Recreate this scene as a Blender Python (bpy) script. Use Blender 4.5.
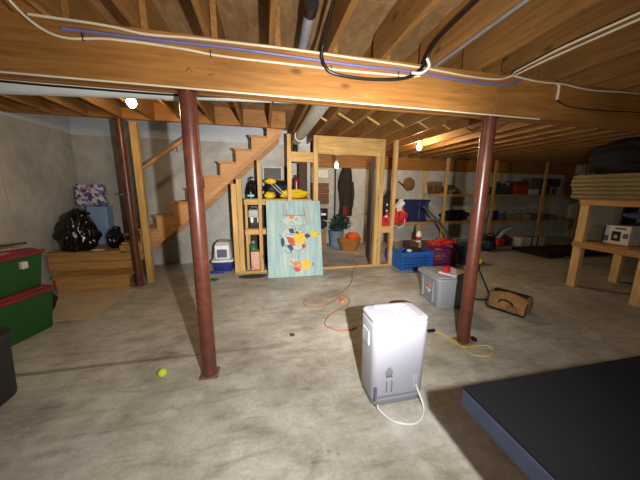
import bpy, bmesh, math, random
from mathutils import Vector, Matrix, noise, Euler
random.seed(7)
for o in list(bpy.data.objects): bpy.data.objects.remove(o)
scene = bpy.context.scene
C = scene.collection
R = math.radians

# ------------------------------------------------------------------ camera, world, big light, exposure
F_PX, PITCH, YAW, ROLL, EYE = 269.4, .1937, .227, .0115, 1.5
cam_d = bpy.data.cameras.new('camera')
cam_d.sensor_fit = 'HORIZONTAL'; cam_d.sensor_width = 36.0
cam_d.lens = F_PX / 640 * 36.0
cam_d.shift_x = -5.75 / 640; cam_d.shift_y = 3.68 / 640
cam_d.clip_start = .02; cam_d.clip_end = 60
cam = bpy.data.objects.new('camera', cam_d); C.objects.link(cam)
fwd = Vector((math.sin(YAW) * math.cos(PITCH), math.cos(YAW) * math.cos(PITCH), -math.sin(PITCH)))
rot = fwd.to_track_quat('-Z', 'Y').to_matrix() @ Matrix.Rotation(ROLL, 3, 'Z')
cam.matrix_world = Matrix.Translation((0, 0, EYE)) @ rot.to_4x4()
scene.camera = cam

world = bpy.data.worlds.new('world'); scene.world = world; world.use_nodes = True
world.node_tree.nodes['Background'].inputs[0].default_value = (.5, .55, .6, 1)
world.node_tree.nodes['Background'].inputs[1].default_value = .02

def light(name, kind, loc, energy, color, **kw):
    d = bpy.data.lights.new(name, kind); d.energy = energy; d.color = color
    for k, v in kw.items(): setattr(d, k, v)
    o = bpy.data.objects.new(name, d); C.objects.link(o); o.location = loc
    return o
# the photographer's hand light: a soft wide flood and the brighter middle of its beam
HAND = Vector((.32, -.02, 1.5))
def aim(o, target):
    o.rotation_euler = (Vector(target) - o.location).to_track_quat('-Z', 'Y').to_euler()
fl = light('hand_light_flood', 'SPOT', HAND, 190, (1, .97, .93), spot_size=R(147), spot_blend=1.0, shadow_soft_size=.022)
aim(fl, (.55, 3.0, 1.0))
bm_l = light('hand_light_beam', 'SPOT', HAND, 520, (1, .97, .93), spot_size=R(72), spot_blend=1.0, shadow_soft_size=.022)
aim(bm_l, (1.1, 5.0, 1.0))

vs = scene.view_settings
vs.view_transform = 'Standard'; vs.look = 'None'; vs.gamma = 1; vs.use_curve_mapping = False
vs.exposure = 0.65

# ------------------------------------------------------------------ materials
def lin(c):
    return tuple(((v / 255) / 12.92 if v / 255 <= .04045 else ((v / 255 + .055) / 1.055) ** 2.4) for v in c) + (1,)
MATS = {}
def new_mat(name):
    m = bpy.data.materials.new(name); m.use_nodes = True
    nt = m.node_tree; b = nt.nodes['Principled BSDF']
    return m, nt, b
def N(nt, t, **kw):
    n = nt.nodes.new(t)
    for k, v in kw.items():
        if k in n.inputs: n.inputs[k].default_value = v
        else: setattr(n, k, v)
    return n
def ramp(nt, fac, stops):
    r = nt.nodes.new('ShaderNodeValToRGB'); e = r.color_ramp.elements
    while len(e) < len(stops): e.new(.5)
    for el, (p, c) in zip(e, stops): el.position = p; el.color = c
    nt.links.new(fac, r.inputs[0]); return r.outputs[0]
def plain(name, col, rough=.6, var=.12, scale=14, bump=.0, metallic=0, spec=.4, coat=0):
    """one colour with slight procedural mottling"""
    if name in MATS: return MATS[name]
    m, nt, b = new_mat(name); L = nt.links.new
    tc = N(nt, 'ShaderNodeTexCoord'); n = N(nt, 'ShaderNodeTexNoise', Scale=scale, Detail=4.0)
    L(tc.outputs['Object'], n.inputs['Vector'])
    c = Vector(lin(col)[:3])
    lo = tuple(c * (1 - var)) + (1,); hi = tuple(min(1, v) for v in c * (1 + var)) + (1,)
    L(ramp(nt, n.outputs['Fac'], [(.3, lo), (.7, hi)]), b.inputs['Base Color'])
    b.inputs['Roughness'].default_value = rough; b.inputs['Metallic'].default_value = metallic
    b.inputs['Specular IOR Level'].default_value = spec; b.inputs['Coat Weight'].default_value = coat
    if bump:
        bp = N(nt, 'ShaderNodeBump', Strength=bump, Distance=.01); L(n.outputs['Fac'], bp.inputs['Height']); L(bp.outputs[0], b.inputs['Normal'])
    MATS[name] = m; return m
def wood(name, col, axis='X', rough=.6, contrast=.35, knots=True, spec=.3):
    """sawn timber: grain stretched along one axis, with scattered knots"""
    if name in MATS: return MATS[name]
    m, nt, b = new_mat(name); L = nt.links.new
    tc = N(nt, 'ShaderNodeTexCoord'); mp = N(nt, 'ShaderNodeMapping')
    s = [16, 16, 16]; s['XYZ'.index(axis)] = 1.1; mp.inputs['Scale'].default_value = s
    oi = N(nt, 'ShaderNodeObjectInfo'); add = N(nt, 'ShaderNodeVectorMath', operation='ADD')
    mul = N(nt, 'ShaderNodeVectorMath', operation='SCALE'); mul.inputs['Scale'].default_value = 9
    cmb = N(nt, 'ShaderNodeCombineXYZ')
    for i in range(3): L(oi.outputs['Random'], cmb.inputs[i])
    L(cmb.outputs[0], mul.inputs[0]); L(tc.outputs['Object'], add.inputs[0]); L(mul.outputs[0], add.inputs[1])
    L(add.outputs[0], mp.inputs['Vector'])
    n = N(nt, 'ShaderNodeTexNoise', Scale=2.2, Detail=6.0, Roughness=.6, Distortion=.6); L(mp.outputs[0], n.inputs['Vector'])
    big = N(nt, 'ShaderNodeTexNoise', Scale=1.3, Detail=2.0); L(add.outputs[0], big.inputs['Vector'])
    c = Vector(lin(col)[:3])
    lo = tuple(Vector((c.x * (1 - contrast), c.y * (1 - contrast * 1.15), c.z * (1 - contrast * 1.3)))) + (1,)
    hi = tuple(min(1, v) for v in c * (1 + contrast * .55)) + (1,)
    col1 = ramp(nt, n.outputs['Fac'], [(.3, lo), (.7, hi)])
    mx = N(nt, 'ShaderNodeMix', data_type='RGBA', blend_type='MULTIPLY'); mx.inputs[0].default_value = 1
    L(col1, mx.inputs[6]); L(ramp(nt, big.outputs['Fac'], [(.3, (.78, .76, .72, 1)), (.7, (1.08, 1.06, 1.0, 1))]), mx.inputs[7])
    out = mx.outputs[2]
    if knots:
        mp2 = N(nt, 'ShaderNodeMapping'); s2 = [5, 5, 5]; s2['XYZ'.index(axis)] = 2.2; mp2.inputs['Scale'].default_value = s2
        L(add.outputs[0], mp2.inputs['Vector'])
        v = N(nt, 'ShaderNodeTexVoronoi', Scale=1.0, Randomness=1.0); L(mp2.outputs[0], v.inputs['Vector'])
        k = ramp(nt, v.outputs['Distance'], [(.05, (1, 1, 1, 1)), (.13, (0, 0, 0, 1))])
        mk = N(nt, 'ShaderNodeMix', data_type='RGBA'); L(k, mk.inputs[0]); L(out, mk.inputs[6])
        mk.inputs[7].default_value = tuple(c * .38) + (1,); out = mk.outputs[2]
    L(out, b.inputs['Base Color']); b.inputs['Roughness'].default_value = rough; b.inputs['Specular IOR Level'].default_value = spec
    bp = N(nt, 'ShaderNodeBump', Strength=.18, Distance=.004); L(n.outputs['Fac'], bp.inputs['Height']); L(bp.outputs[0], b.inputs['Normal'])
    MATS[name] = m; return m

def concrete_floor():
    m, nt, b = new_mat('floor_concrete'); L = nt.links.new
    tc = N(nt, 'ShaderNodeTexCoord')
    n1 = N(nt, 'ShaderNodeTexNoise', Scale=.9, Detail=5.0, Roughness=.62, Distortion=.4)
    n2 = N(nt, 'ShaderNodeTexNoise', Scale=5.0, Detail=8.0, Roughness=.7)
    n3 = N(nt, 'ShaderNodeTexNoise', Scale=60.0, Detail=3.0)
    n4 = N(nt, 'ShaderNodeTexNoise', Scale=2.6, Detail=6.0, Roughness=.75, Distortion=1.2)
    for n in (n1, n2, n3, n4): L(tc.outputs['Object'], n.inputs['Vector'])
    base = ramp(nt, n1.outputs['Fac'], [(.28, lin((154, 148, 136))), (.5, lin((188, 185, 175))), (.72, lin((210, 208, 201)))])
    def mulc(a, bcol, f=1.0):
        mx = N(nt, 'ShaderNodeMix', data_type='RGBA', blend_type='MULTIPLY'); mx.inputs[0].default_value = f
        L(a, mx.inputs[6]); L(bcol, mx.inputs[7]); return mx.outputs[2]
    c = mulc(base, ramp(nt, n2.outputs['Fac'], [(.3, (.68, .66, .63, 1)), (.62, (1.05, 1.05, 1.04, 1))]))
    c = mulc(c, ramp(nt, n3.outputs['Fac'], [(.3, (.9, .9, .89, 1)), (.7, (1.05, 1.05, 1.05, 1))]))
    c = mulc(c, ramp(nt, n4.outputs['Fac'], [(.26, (.52, .49, .44, 1)), (.4, (1, 1, 1, 1))]))
    n5 = N(nt, 'ShaderNodeTexNoise', Scale=1.0, Detail=7.0, Roughness=.7, Distortion=.8); mp5 = N(nt, 'ShaderNodeMapping'); mp5.inputs['Scale'].default_value = (2.2, 9, 1); mp5.inputs['Rotation'].default_value = (0, 0, .6)
    L(tc.outputs['Object'], mp5.inputs[0]); L(mp5.outputs[0], n5.inputs['Vector'])
    c = mulc(c, ramp(nt, n5.outputs['Fac'], [(.34, (.74, .72, .68, 1)), (.5, (1, 1, 1, 1)), (.72, (1.1, 1.1, 1.09, 1))]))
    # the dirty construction joint that runs along the beam line, left half of the room
    sp = N(nt, 'ShaderNodeSeparateXYZ'); L(tc.outputs['Object'], sp.inputs[0])
    sub = N(nt, 'ShaderNodeMath', operation='SUBTRACT'); L(sp.outputs['Y'], sub.inputs[0]); sub.inputs[1].default_value = 2.452 - 2.25
    wob = N(nt, 'ShaderNodeMath', operation='MULTIPLY_ADD'); L(n2.outputs['Fac'], wob.inputs[0]); wob.inputs[1].default_value = .05; L(sub.outputs[0], wob.inputs[2])
    ab = N(nt, 'ShaderNodeMath', operation='ABSOLUTE'); sh = N(nt, 'ShaderNodeMath', operation='SUBTRACT'); L(wob.outputs[0], sh.inputs[0]); sh.inputs[1].default_value = .025; L(sh.outputs[0], ab.inputs[0])
    line = ramp(nt, ab.outputs[0], [(.008, (.42, .39, .35, 1)), (.034, (1, 1, 1, 1))])
    xr = N(nt, 'ShaderNodeMapRange'); L(sp.outputs['X'], xr.inputs[0]); xr.inputs[1].default_value = .45 - 3.67; xr.inputs[2].default_value = -.9 - 3.67; xr.inputs[3].default_value = 0; xr.inputs[4].default_value = .8
    mx = N(nt, 'ShaderNodeMix', data_type='RGBA', blend_type='MULTIPLY'); L(xr.outputs[0], mx.inputs[0]); L(c, mx.inputs[6]); L(line, mx.inputs[7])
    L(mx.outputs[2], b.inputs['Base Color'])
    L(ramp(nt, n2.outputs['Fac'], [(.3, (.38,) * 3 + (1,)), (.7, (.6,) * 3 + (1,))]), b.inputs['Roughness'])
    b.inputs['Specular IOR Level'].default_value = .35
    bp = N(nt, 'ShaderNodeBump', Strength=.12, Distance=.01); L(n2.outputs['Fac'], bp.inputs['Height']); L(bp.outputs[0], b.inputs['Normal'])
    return m
def concrete_wall():
    m, nt, b = new_mat('wall_concrete'); L = nt.links.new
    tc = N(nt, 'ShaderNodeTexCoord')
    n1 = N(nt, 'ShaderNodeTexNoise', Scale=1.1, Detail=5.0, Roughness=.6, Distortion=.3)
    n2 = N(nt, 'ShaderNodeTexNoise', Scale=7.0, Detail=6.0, Roughness=.7)
    for n in (n1, n2): L(tc.outputs['Object'], n.inputs['Vector'])
    base = ramp(nt, n1.outputs['Fac'], [(.3, lin((166, 163, 154))), (.7, lin((206, 205, 198)))])
    mx = N(nt, 'ShaderNodeMix', data_type='RGBA', blend_type='MULTIPLY'); mx.inputs[0].default_value = 1
    L(base, mx.inputs[6]); L(ramp(nt, n2.outputs['Fac'], [(.32, (.85, .84, .82, 1)), (.6, (1.04, 1.04, 1.04, 1))]), mx.inputs[7])
    L(mx.outputs[2], b.inputs['Base Color']); b.inputs['Roughness'].default_value = .85
    bp = N(nt, 'ShaderNodeBump', Strength=.2, Distance=.01); L(n2.outputs['Fac'], bp.inputs['Height']); L(bp.outputs[0], b.inputs['Normal'])
    return m
def osb():
    m, nt, b = new_mat('osb_sheathing'); L = nt.links.new
    tc = N(nt, 'ShaderNodeTexCoord')
    v = N(nt, 'ShaderNodeTexVoronoi', Scale=30.0); mp = N(nt, 'ShaderNodeMapping'); mp.inputs['Scale'].default_value = (1, .3, 1)
    n = N(nt, 'ShaderNodeTexNoise', Scale=3.0, Detail=6.0, Roughness=.7)
    L(tc.outputs['Object'], mp.inputs['Vector']); L(mp.outputs[0], v.inputs['Vector']); L(tc.outputs['Object'], n.inputs['Vector'])
    c1 = ramp(nt, v.outputs['Color'], [(.1, lin((150, 114, 74))), (.9, lin((172, 136, 92)))])
    mx = N(nt, 'ShaderNodeMix', data_type='RGBA', blend_type='MULTIPLY'); mx.inputs[0].default_value = 1
    L(c1, mx.inputs[6]); L(ramp(nt, n.outputs['Fac'], [(.3, (.66, .62, .56, 1)), (.6, (1.05, 1.05, 1.05, 1))]), mx.inputs[7])
    L(mx.outputs[2], b.inputs['Base Color']); b.inputs['Roughness'].default_value = .75
    return m
def patterned(name, cols, scale=12, rough=.5, kind='voronoi'):
    if name in MATS: return MATS[name]
    m, nt, b = new_mat(name); L = nt.links.new
    tc = N(nt, 'ShaderNodeTexCoord')
    if kind == 'voronoi':
        v = N(nt, 'ShaderNodeTexVoronoi', Scale=scale); L(tc.outputs['Object'], v.inputs['Vector']); fac = v.outputs['Color']
    else:
        v = N(nt, 'ShaderNodeTexNoise', Scale=scale, Detail=3.0); L(tc.outputs['Object'], v.inputs['Vector']); fac = v.outputs['Fac']
    st = [((i + .5) / len(cols) * .8 + .1, lin(c)) for i, c in enumerate(cols)]
    o = ramp(nt, fac, st); L(o, b.inputs['Base Color']); b.inputs['Roughness'].default_value = rough
    for n in nt.nodes:
        if n.type == 'VALTORGB': n.color_ramp.interpolation = 'CONSTANT' if kind == 'voronoi' else 'LINEAR'
    MATS[name] = m; return m
def ribbed(name, c1, c2, scale, axis='Y'):
    m, nt, b = new_mat(name); L = nt.links.new
    tc = N(nt, 'ShaderNodeTexCoord'); w = N(nt, 'ShaderNodeTexWave', wave_type='BANDS', bands_direction=axis, Scale=scale, Distortion=.4)
    n = N(nt, 'ShaderNodeTexNoise', Scale=3.0, Detail=3.0)
    L(tc.outputs['Object'], w.inputs['Vector']); L(tc.outputs['Object'], n.inputs['Vector'])
    mx = N(nt, 'ShaderNodeMix', data_type='RGBA', blend_type='MULTIPLY'); mx.inputs[0].default_value = 1
    L(ramp(nt, w.outputs['Fac'], [(.2, lin(c1)), (.8, lin(c2))]), mx.inputs[6])
    L(ramp(nt, n.outputs['Fac'], [(.3, (.7, .7, .7, 1)), (.7, (1.1, 1.05, 1, 1))]), mx.inputs[7])
    L(mx.outputs[2], b.inputs['Base Color']); b.inputs['Roughness'].default_value = .9
    bp = N(nt, 'ShaderNodeBump', Strength=.6, Distance=.01); L(w.outputs['Fac'], bp.inputs['Height']); L(bp.outputs[0], b.inputs['Normal'])
    MATS[name] = m; return m
def steel_paint():
    m, nt, b = new_mat('red_oxide_paint'); L = nt.links.new
    tc = N(nt, 'ShaderNodeTexCoord'); n = N(nt, 'ShaderNodeTexNoise', Scale=9.0, Detail=8.0, Roughness=.75)
    L(tc.outputs['Object'], n.inputs['Vector'])
    L(ramp(nt, n.outputs['Fac'], [(.25, lin((52, 31, 25))), (.42, lin((88, 48, 36))), (.62, lin((106, 58, 44))), (.76, lin((140, 98, 82)))]), b.inputs['Base Color'])
    b.inputs['Roughness'].default_value = .33; b.inputs['Specular IOR Level'].default_value = .5
    bp = N(nt, 'ShaderNodeBump', Strength=.12, Distance=.004); L(n.outputs['Fac'], bp.inputs['Height']); L(bp.outputs[0], b.inputs['Normal'])
    return m
def emit(name, col, strength):
    m, nt, b = new_mat(name)
    b.inputs['Emission Color'].default_value = col; b.inputs['Emission Strength'].default_value = strength
    b.inputs['Base Color'].default_value = (1, .9, .75, 1)
    return m

FLOOR, CONC, OSB, STEEL = concrete_floor(), concrete_wall(), osb(), steel_paint()
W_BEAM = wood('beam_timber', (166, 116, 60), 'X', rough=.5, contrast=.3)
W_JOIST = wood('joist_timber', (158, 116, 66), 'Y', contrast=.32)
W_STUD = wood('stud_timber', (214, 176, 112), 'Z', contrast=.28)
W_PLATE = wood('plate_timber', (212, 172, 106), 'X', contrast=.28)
W_STAIR = wood('stair_timber', (196, 148, 100), 'X', contrast=.22, knots=False)
W_STEP = wood('step_timber', (190, 148, 88), 'X', contrast=.3)
W_SHELF = wood('shelf_timber', (180, 142, 92), 'X', contrast=.3)
W_RACKZ = wood('rack_timber', (224, 190, 132), 'Z', contrast=.25)
W_RACKY = wood('rack_rail_timber', (196, 152, 96), 'Y', contrast=.25)
WHITE_BOARD = plain('white_wallboard', (206, 212, 218), .8, .05, 3)

# ------------------------------------------------------------------ mesh builder
class MB:
    def __init__(s): s.bm = bmesh.new()
    def box(s, lo, hi, bev=0, rz=0, taper=0, seg=1):
        lo, hi = Vector(lo), Vector(hi); c = (lo + hi) / 2; d = hi - lo
        g = bmesh.ops.create_cube(s.bm, size=1)['verts']
        for v in g:
            k = 1 - (taper if v.co.z < 0 else 0)
            v.co = Vector((v.co.x * d.x * k, v.co.y * d.y * k, v.co.z * d.z))
        if bev:
            es = list({e for v in g for e in v.link_edges})
            r = bmesh.ops.bevel(s.bm, geom=es, offset=min(bev, min(d) * .45), segments=seg, affect='EDGES', profile=.5)
            g = list({v for f in r['faces'] for v in f.verts} | {v for v in g if v.is_valid})
        M = Matrix.Translation(c) @ Matrix.Rotation(rz, 4, 'Z')
        for v in g: v.co = M @ v.co
        return s
    def bar(s, a, b, w, h, up=(0, 0, 1), bev=0):
        a, b = Vector(a), Vector(b); d = b - a; x = d.normalized(); u = Vector(up)
        y = u.cross(x)
        y = Vector((1, 0, 0)) if y.length < 1e-4 else y.normalized()
        zz = x.cross(y)
        g = bmesh.ops.create_cube(s.bm, size=1)['verts']
        for v in g: v.co = Vector((v.co.x * d.length, v.co.y * w, v.co.z * h))
        if bev:
            es = list({e for v in g for e in v.link_edges})
            r = bmesh.ops.bevel(s.bm, geom=es, offset=bev, segments=1, affect='EDGES')
            g = list({v for f in r['faces'] for v in f.verts} | {v for v in g if v.is_valid})
        M = Matrix((x, y, zz)).transposed().to_4x4(); M.translation = (a + b) / 2
        for v in g: v.co = M @ v.co
        return s
    def tube(s, pts, r, n=8, caps=True):
        pts = [Vector(p) for p in pts]; rs = r if isinstance(r, (list, tuple)) else [r] * len(pts)
        rings = []; ref = None
        for i, p in enumerate(pts):
            t = (pts[min(i + 1, len(pts) - 1)] - pts[max(i - 1, 0)]).normalized()
            if ref is None: ref = t.orthogonal().normalized()
            ref = (ref - t * ref.dot(t));
            ref = t.orthogonal().normalized() if ref.length < 1e-5 else ref.normalized()
            b = t.cross(ref)
            rings.append([s.bm.verts.new(p + (ref * math.cos(2 * math.pi * k / n) + b * math.sin(2 * math.pi * k / n)) * rs[i]) for k in range(n)])
        for a, b in zip(rings, rings[1:]):
            for k in range(n): s.bm.faces.new((a[k], a[(k + 1) % n], b[(k + 1) % n], b[k]))
        if caps: s.bm.faces.new(rings[0][::-1]); s.bm.faces.new(rings[-1])
        return s
    def lathe(s, c, prof, n=24, sx=1, sy=1):
        c = Vector(c); rings = []
        for r, z in prof:
            rings.append([s.bm.verts.new(c + Vector((r * sx * math.cos(2 * math.pi * k / n), r * sy * math.sin(2 * math.pi * k / n), z))) for k in range(n)])
        for a, b in zip(rings, rings[1:]):
            for k in range(n): s.bm.faces.new((a[k], a[(k + 1) % n], b[(k + 1) % n], b[k]))
        s.bm.faces.new(rings[0][::-1]); s.bm.faces.new(rings[-1]); return s
    def prism(s, poly, axis, a, b):
        """polygon in the two other axes extruded along axis from a to b"""
        def P(p, t):
            return {'Y': (p[0], t, p[1]), 'X': (t, p[0], p[1]), 'Z': (p[0], p[1], t)}[axis]
        A = [s.bm.verts.new(P(p, a)) for p in poly]; B = [s.bm.verts.new(P(p, b)) for p in poly]
        s.bm.faces.new(A); s.bm.faces.new(B[::-1]); n = len(poly)
        for k in range(n): s.bm.faces.new((A[k], B[k], B[(k + 1) % n], A[(k + 1) % n]))
        return s
    def rbox(s, lo, hi, r, bev=.02, nseg=5, ttop=0, rz=0):
        """upright box with round vertical corners, soft top and bottom edges; ttop narrows the bottom"""
        lo, hi = Vector(lo), Vector(hi); c = (lo + hi) / 2; hx, hy = (hi.x - lo.x) / 2, (hi.y - lo.y) / 2; h = hi.z - lo.z
        def ring(inset, z, k):
            out = []; rr = max(r - inset, .002)
            for q in range(4):
                cx = (hx * k - inset - rr) * (1 if q in (0, 3) else -1); cy = (hy * k - inset - rr) * (1 if q in (0, 1) else -1)
                for i in range(nseg + 1):
                    a = math.pi / 2 * (q + i / nseg)
                    x, y = cx + rr * math.cos(a), cy + rr * math.sin(a)
                    x, y = x * math.cos(rz) - y * math.sin(rz), x * math.sin(rz) + y * math.cos(rz)
                    out.append(s.bm.verts.new((c.x + x, c.y + y, lo.z + z)))
            return out
        rings = []
        K = lambda z: 1 - ttop * (1 - z / h)
        for i in range(4):
            a = math.pi / 2 * i / 3; z = bev * (1 - math.cos(a)); rings.append(ring(bev * (1 - math.sin(a)), z, K(z)))
        for i in range(4):
            a = math.pi / 2 * i / 3; z = h - bev + bev * math.sin(a); rings.append(ring(bev * (1 - math.cos(a)), z, K(z)))
        n = len(rings[0])
        for a, b in zip(rings, rings[1:]):
            for k in range(n): s.bm.faces.new((a[k], a[(k + 1) % n], b[(k + 1) % n], b[k]))
        s.bm.faces.new(rings[0][::-1]); s.bm.faces.new(rings[-1]); return s
    def lump(s, c, rad, seed=0, amp=.2, freq=2.5, sub=3, floor=None, pinch=0, sharp=False):
        """crumpled soft body"""
        c, rad = Vector(c), Vector(rad)
        g = bmesh.ops.create_icosphere(s.bm, subdivisions=sub, radius=1)['verts']
        for v in g:
            q = v.co.copy(); nn = noise.noise(q * freq + Vector((seed * 7.3, seed * 3.1, 1.7)))
            if sharp: nn = abs(nn) * 1.6 - .35 + .4 * noise.noise(q * freq * 2.7 + Vector((seed, 5, 2)))
            k = 1 + amp * nn
            if pinch and q.z > 0: k *= 1 - pinch * q.z * q.z
            p = Vector((q.x * rad.x * k, q.y * rad.y * k, q.z * rad.z * (1 + amp * .5 * nn)))
            p += c
            if floor is not None: p.z = max(p.z, floor)
            v.co = p
        return s
    def sheet(s, fn, nu, nv, th):
        """thin folded cloth: fn(u,v) -> point"""
        top = [[s.bm.verts.new(fn(i / nu, j / nv)) for j in range(nv + 1)] for i in range(nu + 1)]
        bot = [[s.bm.verts.new(Vector(fn(i / nu, j / nv)) + Vector(th)) for j in range(nv + 1)] for i in range(nu + 1)]
        for i in range(nu):
            for j in range(nv):
                s.bm.faces.new((top[i][j], top[i + 1][j], top[i + 1][j + 1], top[i][j + 1]))
                s.bm.faces.new((bot[i][j], bot[i][j + 1], bot[i + 1][j + 1], bot[i + 1][j]))
        for i in range(nu):
            s.bm.faces.new((top[i][0], bot[i][0], bot[i + 1][0], top[i + 1][0])); s.bm.faces.new((top[i][nv], top[i + 1][nv], bot[i + 1][nv], bot[i][nv]))
        for j in range(nv):
            s.bm.faces.new((top[0][j], top[0][j + 1], bot[0][j + 1], bot[0][j])); s.bm.faces.new((top[nu][j], bot[nu][j], bot[nu][j + 1], top[nu][j + 1]))
        return s
    def torus(s, c, R_, r, n=24, m=8, axis='Z'):
        pts = []
        c = Vector(c); rings = []
        for i in range(n):
            a = 2 * math.pi * i / n; d = {'Z': Vector((math.cos(a), math.sin(a), 0)), 'Y': Vector((math.cos(a), 0, math.sin(a))), 'X': Vector((0, math.cos(a), math.sin(a)))}[axis]
            up = {'Z': Vector((0, 0, 1)), 'Y': Vector((0, 1, 0)), 'X': Vector((1, 0, 0))}[axis]
            rings.append([s.bm.verts.new(c + d * (R_ + r * math.cos(2 * math.pi * k / m)) + up * r * math.sin(2 * math.pi * k / m)) for k in range(m)])
        for i in range(n):
            a, b = rings[i], rings[(i + 1) % n]
            for k in range(m): s.bm.faces.new((a[k], a[(k + 1) % m], b[(k + 1) % m], b[k]))
        return s
    def xform(s, M):
        for v in s.bm.verts: v.co = M @ v.co
        return s
    def build(s, name, mat, parent=None, smooth=False):
        bmesh.ops.recalc_face_normals(s.bm, faces=s.bm.faces[:])
        vs_ = [v.co for v in s.bm.verts]
        lo = Vector((min(v.x for v in vs_), min(v.y for v in vs_), min(v.z for v in vs_)))
        hi = Vector((max(v.x for v in vs_), max(v.y for v in vs_), max(v.z for v in vs_)))
        base = Vector(((lo.x + hi.x) / 2, (lo.y + hi.y) / 2, lo.z))
        for v in s.bm.verts: v.co -= base
        me = bpy.data.meshes.new(name); s.bm.to_mesh(me); s.bm.free(); me.materials.append(mat)
        if smooth:
            for p in me.polygons: p.use_smooth = True
            try: me.set_sharp_from_angle(angle=R(45))
            except Exception: pass
        o = bpy.data.objects.new(name, me); C.objects.link(o)
        o.location = base - (origin(parent) if parent else Vector())
        if parent: o.parent = parent
        return o
def origin(o):
    p = Vector(o.location)
    while o.parent: o = o.parent; p += o.location
    return p
def tag(o, label, cat, group=None, kind=None):
    if label: o['label'] = label
    if cat: o['category'] = cat
    if group: o['group'] = group
    if kind: o['kind'] = kind
    return o
def thing(name, loc, label, cat, group=None):
    o = bpy.data.objects.new(name, None); C.objects.link(o); o.location = loc; o.empty_display_size = .1
    return tag(o, label, cat, group)
def struct(o, label=None): o['kind'] = 'structure'; \
    (label and o.__setitem__('label', label)); return o
def dup(o, parent=None):
    c = o.copy(); C.objects.link(c); c.parent = parent
    for ch in list(o.children): dup(ch, c)
    return c
def smoothpath(pts, n=6):
    """Catmull-Rom through the points"""
    P = [Vector(p) for p in pts]; P = [P[0] * 2 - P[1]] + P + [P[-1] * 2 - P[-2]]; out = []
    for i in range(1, len(P) - 2):
        for k in range(n):
            t = k / n; a, b, c, d = P[i - 1:i + 3]
            out.append(.5 * (2 * b + (c - a) * t + (2 * a - 5 * b + 4 * c - d) * t * t + (3 * b - a - 3 * c + d) * t ** 3))
    out.append(P[-2]); return out
def part_label(o, s): o['label'] = s; return o
def cloned(mesh_obj, loc, parent):
    o = bpy.data.objects.new(mesh_obj.name.split('.')[0], mesh_obj.data); C.objects.link(o)
    o.location = Vector(loc) - origin(parent); o.parent = parent; return o

# ------------------------------------------------------------------ the room
XL, XR_, YF, YB1, YB2 = -3.26, 10.6, -3.0, 5.88, 7.5
CEIL, JH = 2.46, .24
struct(MB().box((XL - .2, YF - .2, -.12), (XR_ + .2, YB2 + .2, 0)).build('floor', FLOOR), 'grey stained concrete basement floor')
def wall(name, lo, hi, label): return struct(MB().box(lo, hi).build(name, CONC), label)
wl = wall('wall_left', (XL - .2, YF - .2, 0), (XL, YB1 + .2, 2.43), 'grey poured concrete foundation wall beside the green totes')
MB().box((XL - .2, 4.4, 2.43), (XL - .012, YB1 + .2, 3.3)).build('upper_board', WHITE_BOARD, wl)
wb = wall('wall_back', (XL, YB1, 0), (1.0, YB1 + .2, 2.42), 'grey concrete wall behind the wooden stairs')
MB().box((XL, YB1 + .012, 2.42), (1.0, YB1 + .2, 3.3)).build('upper_board', WHITE_BOARD, wb)
for x in (-2.1, -.9):   # form seams left in the pour
    MB().box((x - .006, YB1 - .004, .1), (x + .006, YB1 + .002, 2.4)).build('form_seam', CONC, wb)
for zz in (.95,):
    MB().box((XL + .01, YB1 - .003, zz - .005), (.9, YB1 + .002, zz + .005)).build('form_seam', CONC, wb)
for y in (4.4, 3.2, 2.0):
    MB().box((XL - .002, y - .006, .1), (XL + .004, y + .006, 2.4)).build('form_seam', CONC, wl)
wall('wall_return', (.9, YB1 + .2, 0), (1.0, YB2, CEIL + JH), 'short concrete return wall of the storage room')
wf = wall('wall_far', (.9, YB2, 0), (XR_, YB2 + .2, 2.17), 'pale concrete wall behind the far shelving')
MB().box((.92, YB2 - .02, 2.176), (XR_, YB2 + .2, CEIL + JH), .004).build('rim_board', W_BEAM, wf)
MB().box((.92, YB2 - .12, 2.13), (XR_, YB2 + .2, 2.175), .004).build('sill_plate', W_BEAM, wf)
wall('wall_right', (XR_, YF - .2, 0), (XR_ + .2, YB2 + .2, CEIL + JH), 'concrete wall at the dark right end')
wall('wall_front', (XL, YF - .2, 0), (XR_, YF, CEIL + JH), 'concrete wall behind the viewer')
# fills above the left and front foundation
struct(MB().box((XL - .2, YF - .2, 2.44), (XL - .02, 4.4, CEIL + JH)).build('trim_1', W_PLATE), 'rim board on top of the left foundation wall')

# ceiling: OSB subfloor sheets on joists
ceil = struct(MB().box((XL - .2, YF - .2, CEIL + JH + .02), (XR_ + .2, 4.62, CEIL + JH + .06)).build('ceiling', OSB), 'unfinished basement ceiling of joists and wood sheathing')
ceil2 = struct(MB().box((.4, 4.62, CEIL + JH + .02), (XR_ + .2, YB2 + .2, CEIL + JH + .06)).build('ceiling_rear', OSB), 'unfinished ceiling over the storage room and far shelves')
row = 0; y = YF
while y < 4.6:
    y1 = min(y + 1.22, 4.62); x = XL - (.6 if row % 2 else 0)
    while x < XR_:
        MB().box((max(x, XL) + .003, y + .003, CEIL + JH), (min(x + 2.44, XR_) - .003, y1 - .003, CEIL + JH + .018)).build('sheathing_panel', OSB, ceil); x += 2.44
    y += 1.22; row += 1
for y in (4.62, 5.84, 7.06):
    x = .4
    while x < XR_:
        MB().box((x + .003, y + .003, CEIL + JH), (min(x + 2.44, XR_) - .003, min(y + 1.22, YB2) - .003, CEIL + JH + .018)).build('sheathing_panel', OSB, ceil2); x += 2.44
JX = [.492 + .404 * k for k in range(-9, 25)]
JX = [x for x in JX if XL + .04 < x < XR_ - .05]
jf = MB().box((-.019, 0, 0), (.019, 5.22, JH), .002).build('joist', W_JOIST, ceil); jf.location = Vector((JX[0], (YF + 2.22) / 2, CEIL)) - ceil.location
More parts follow.
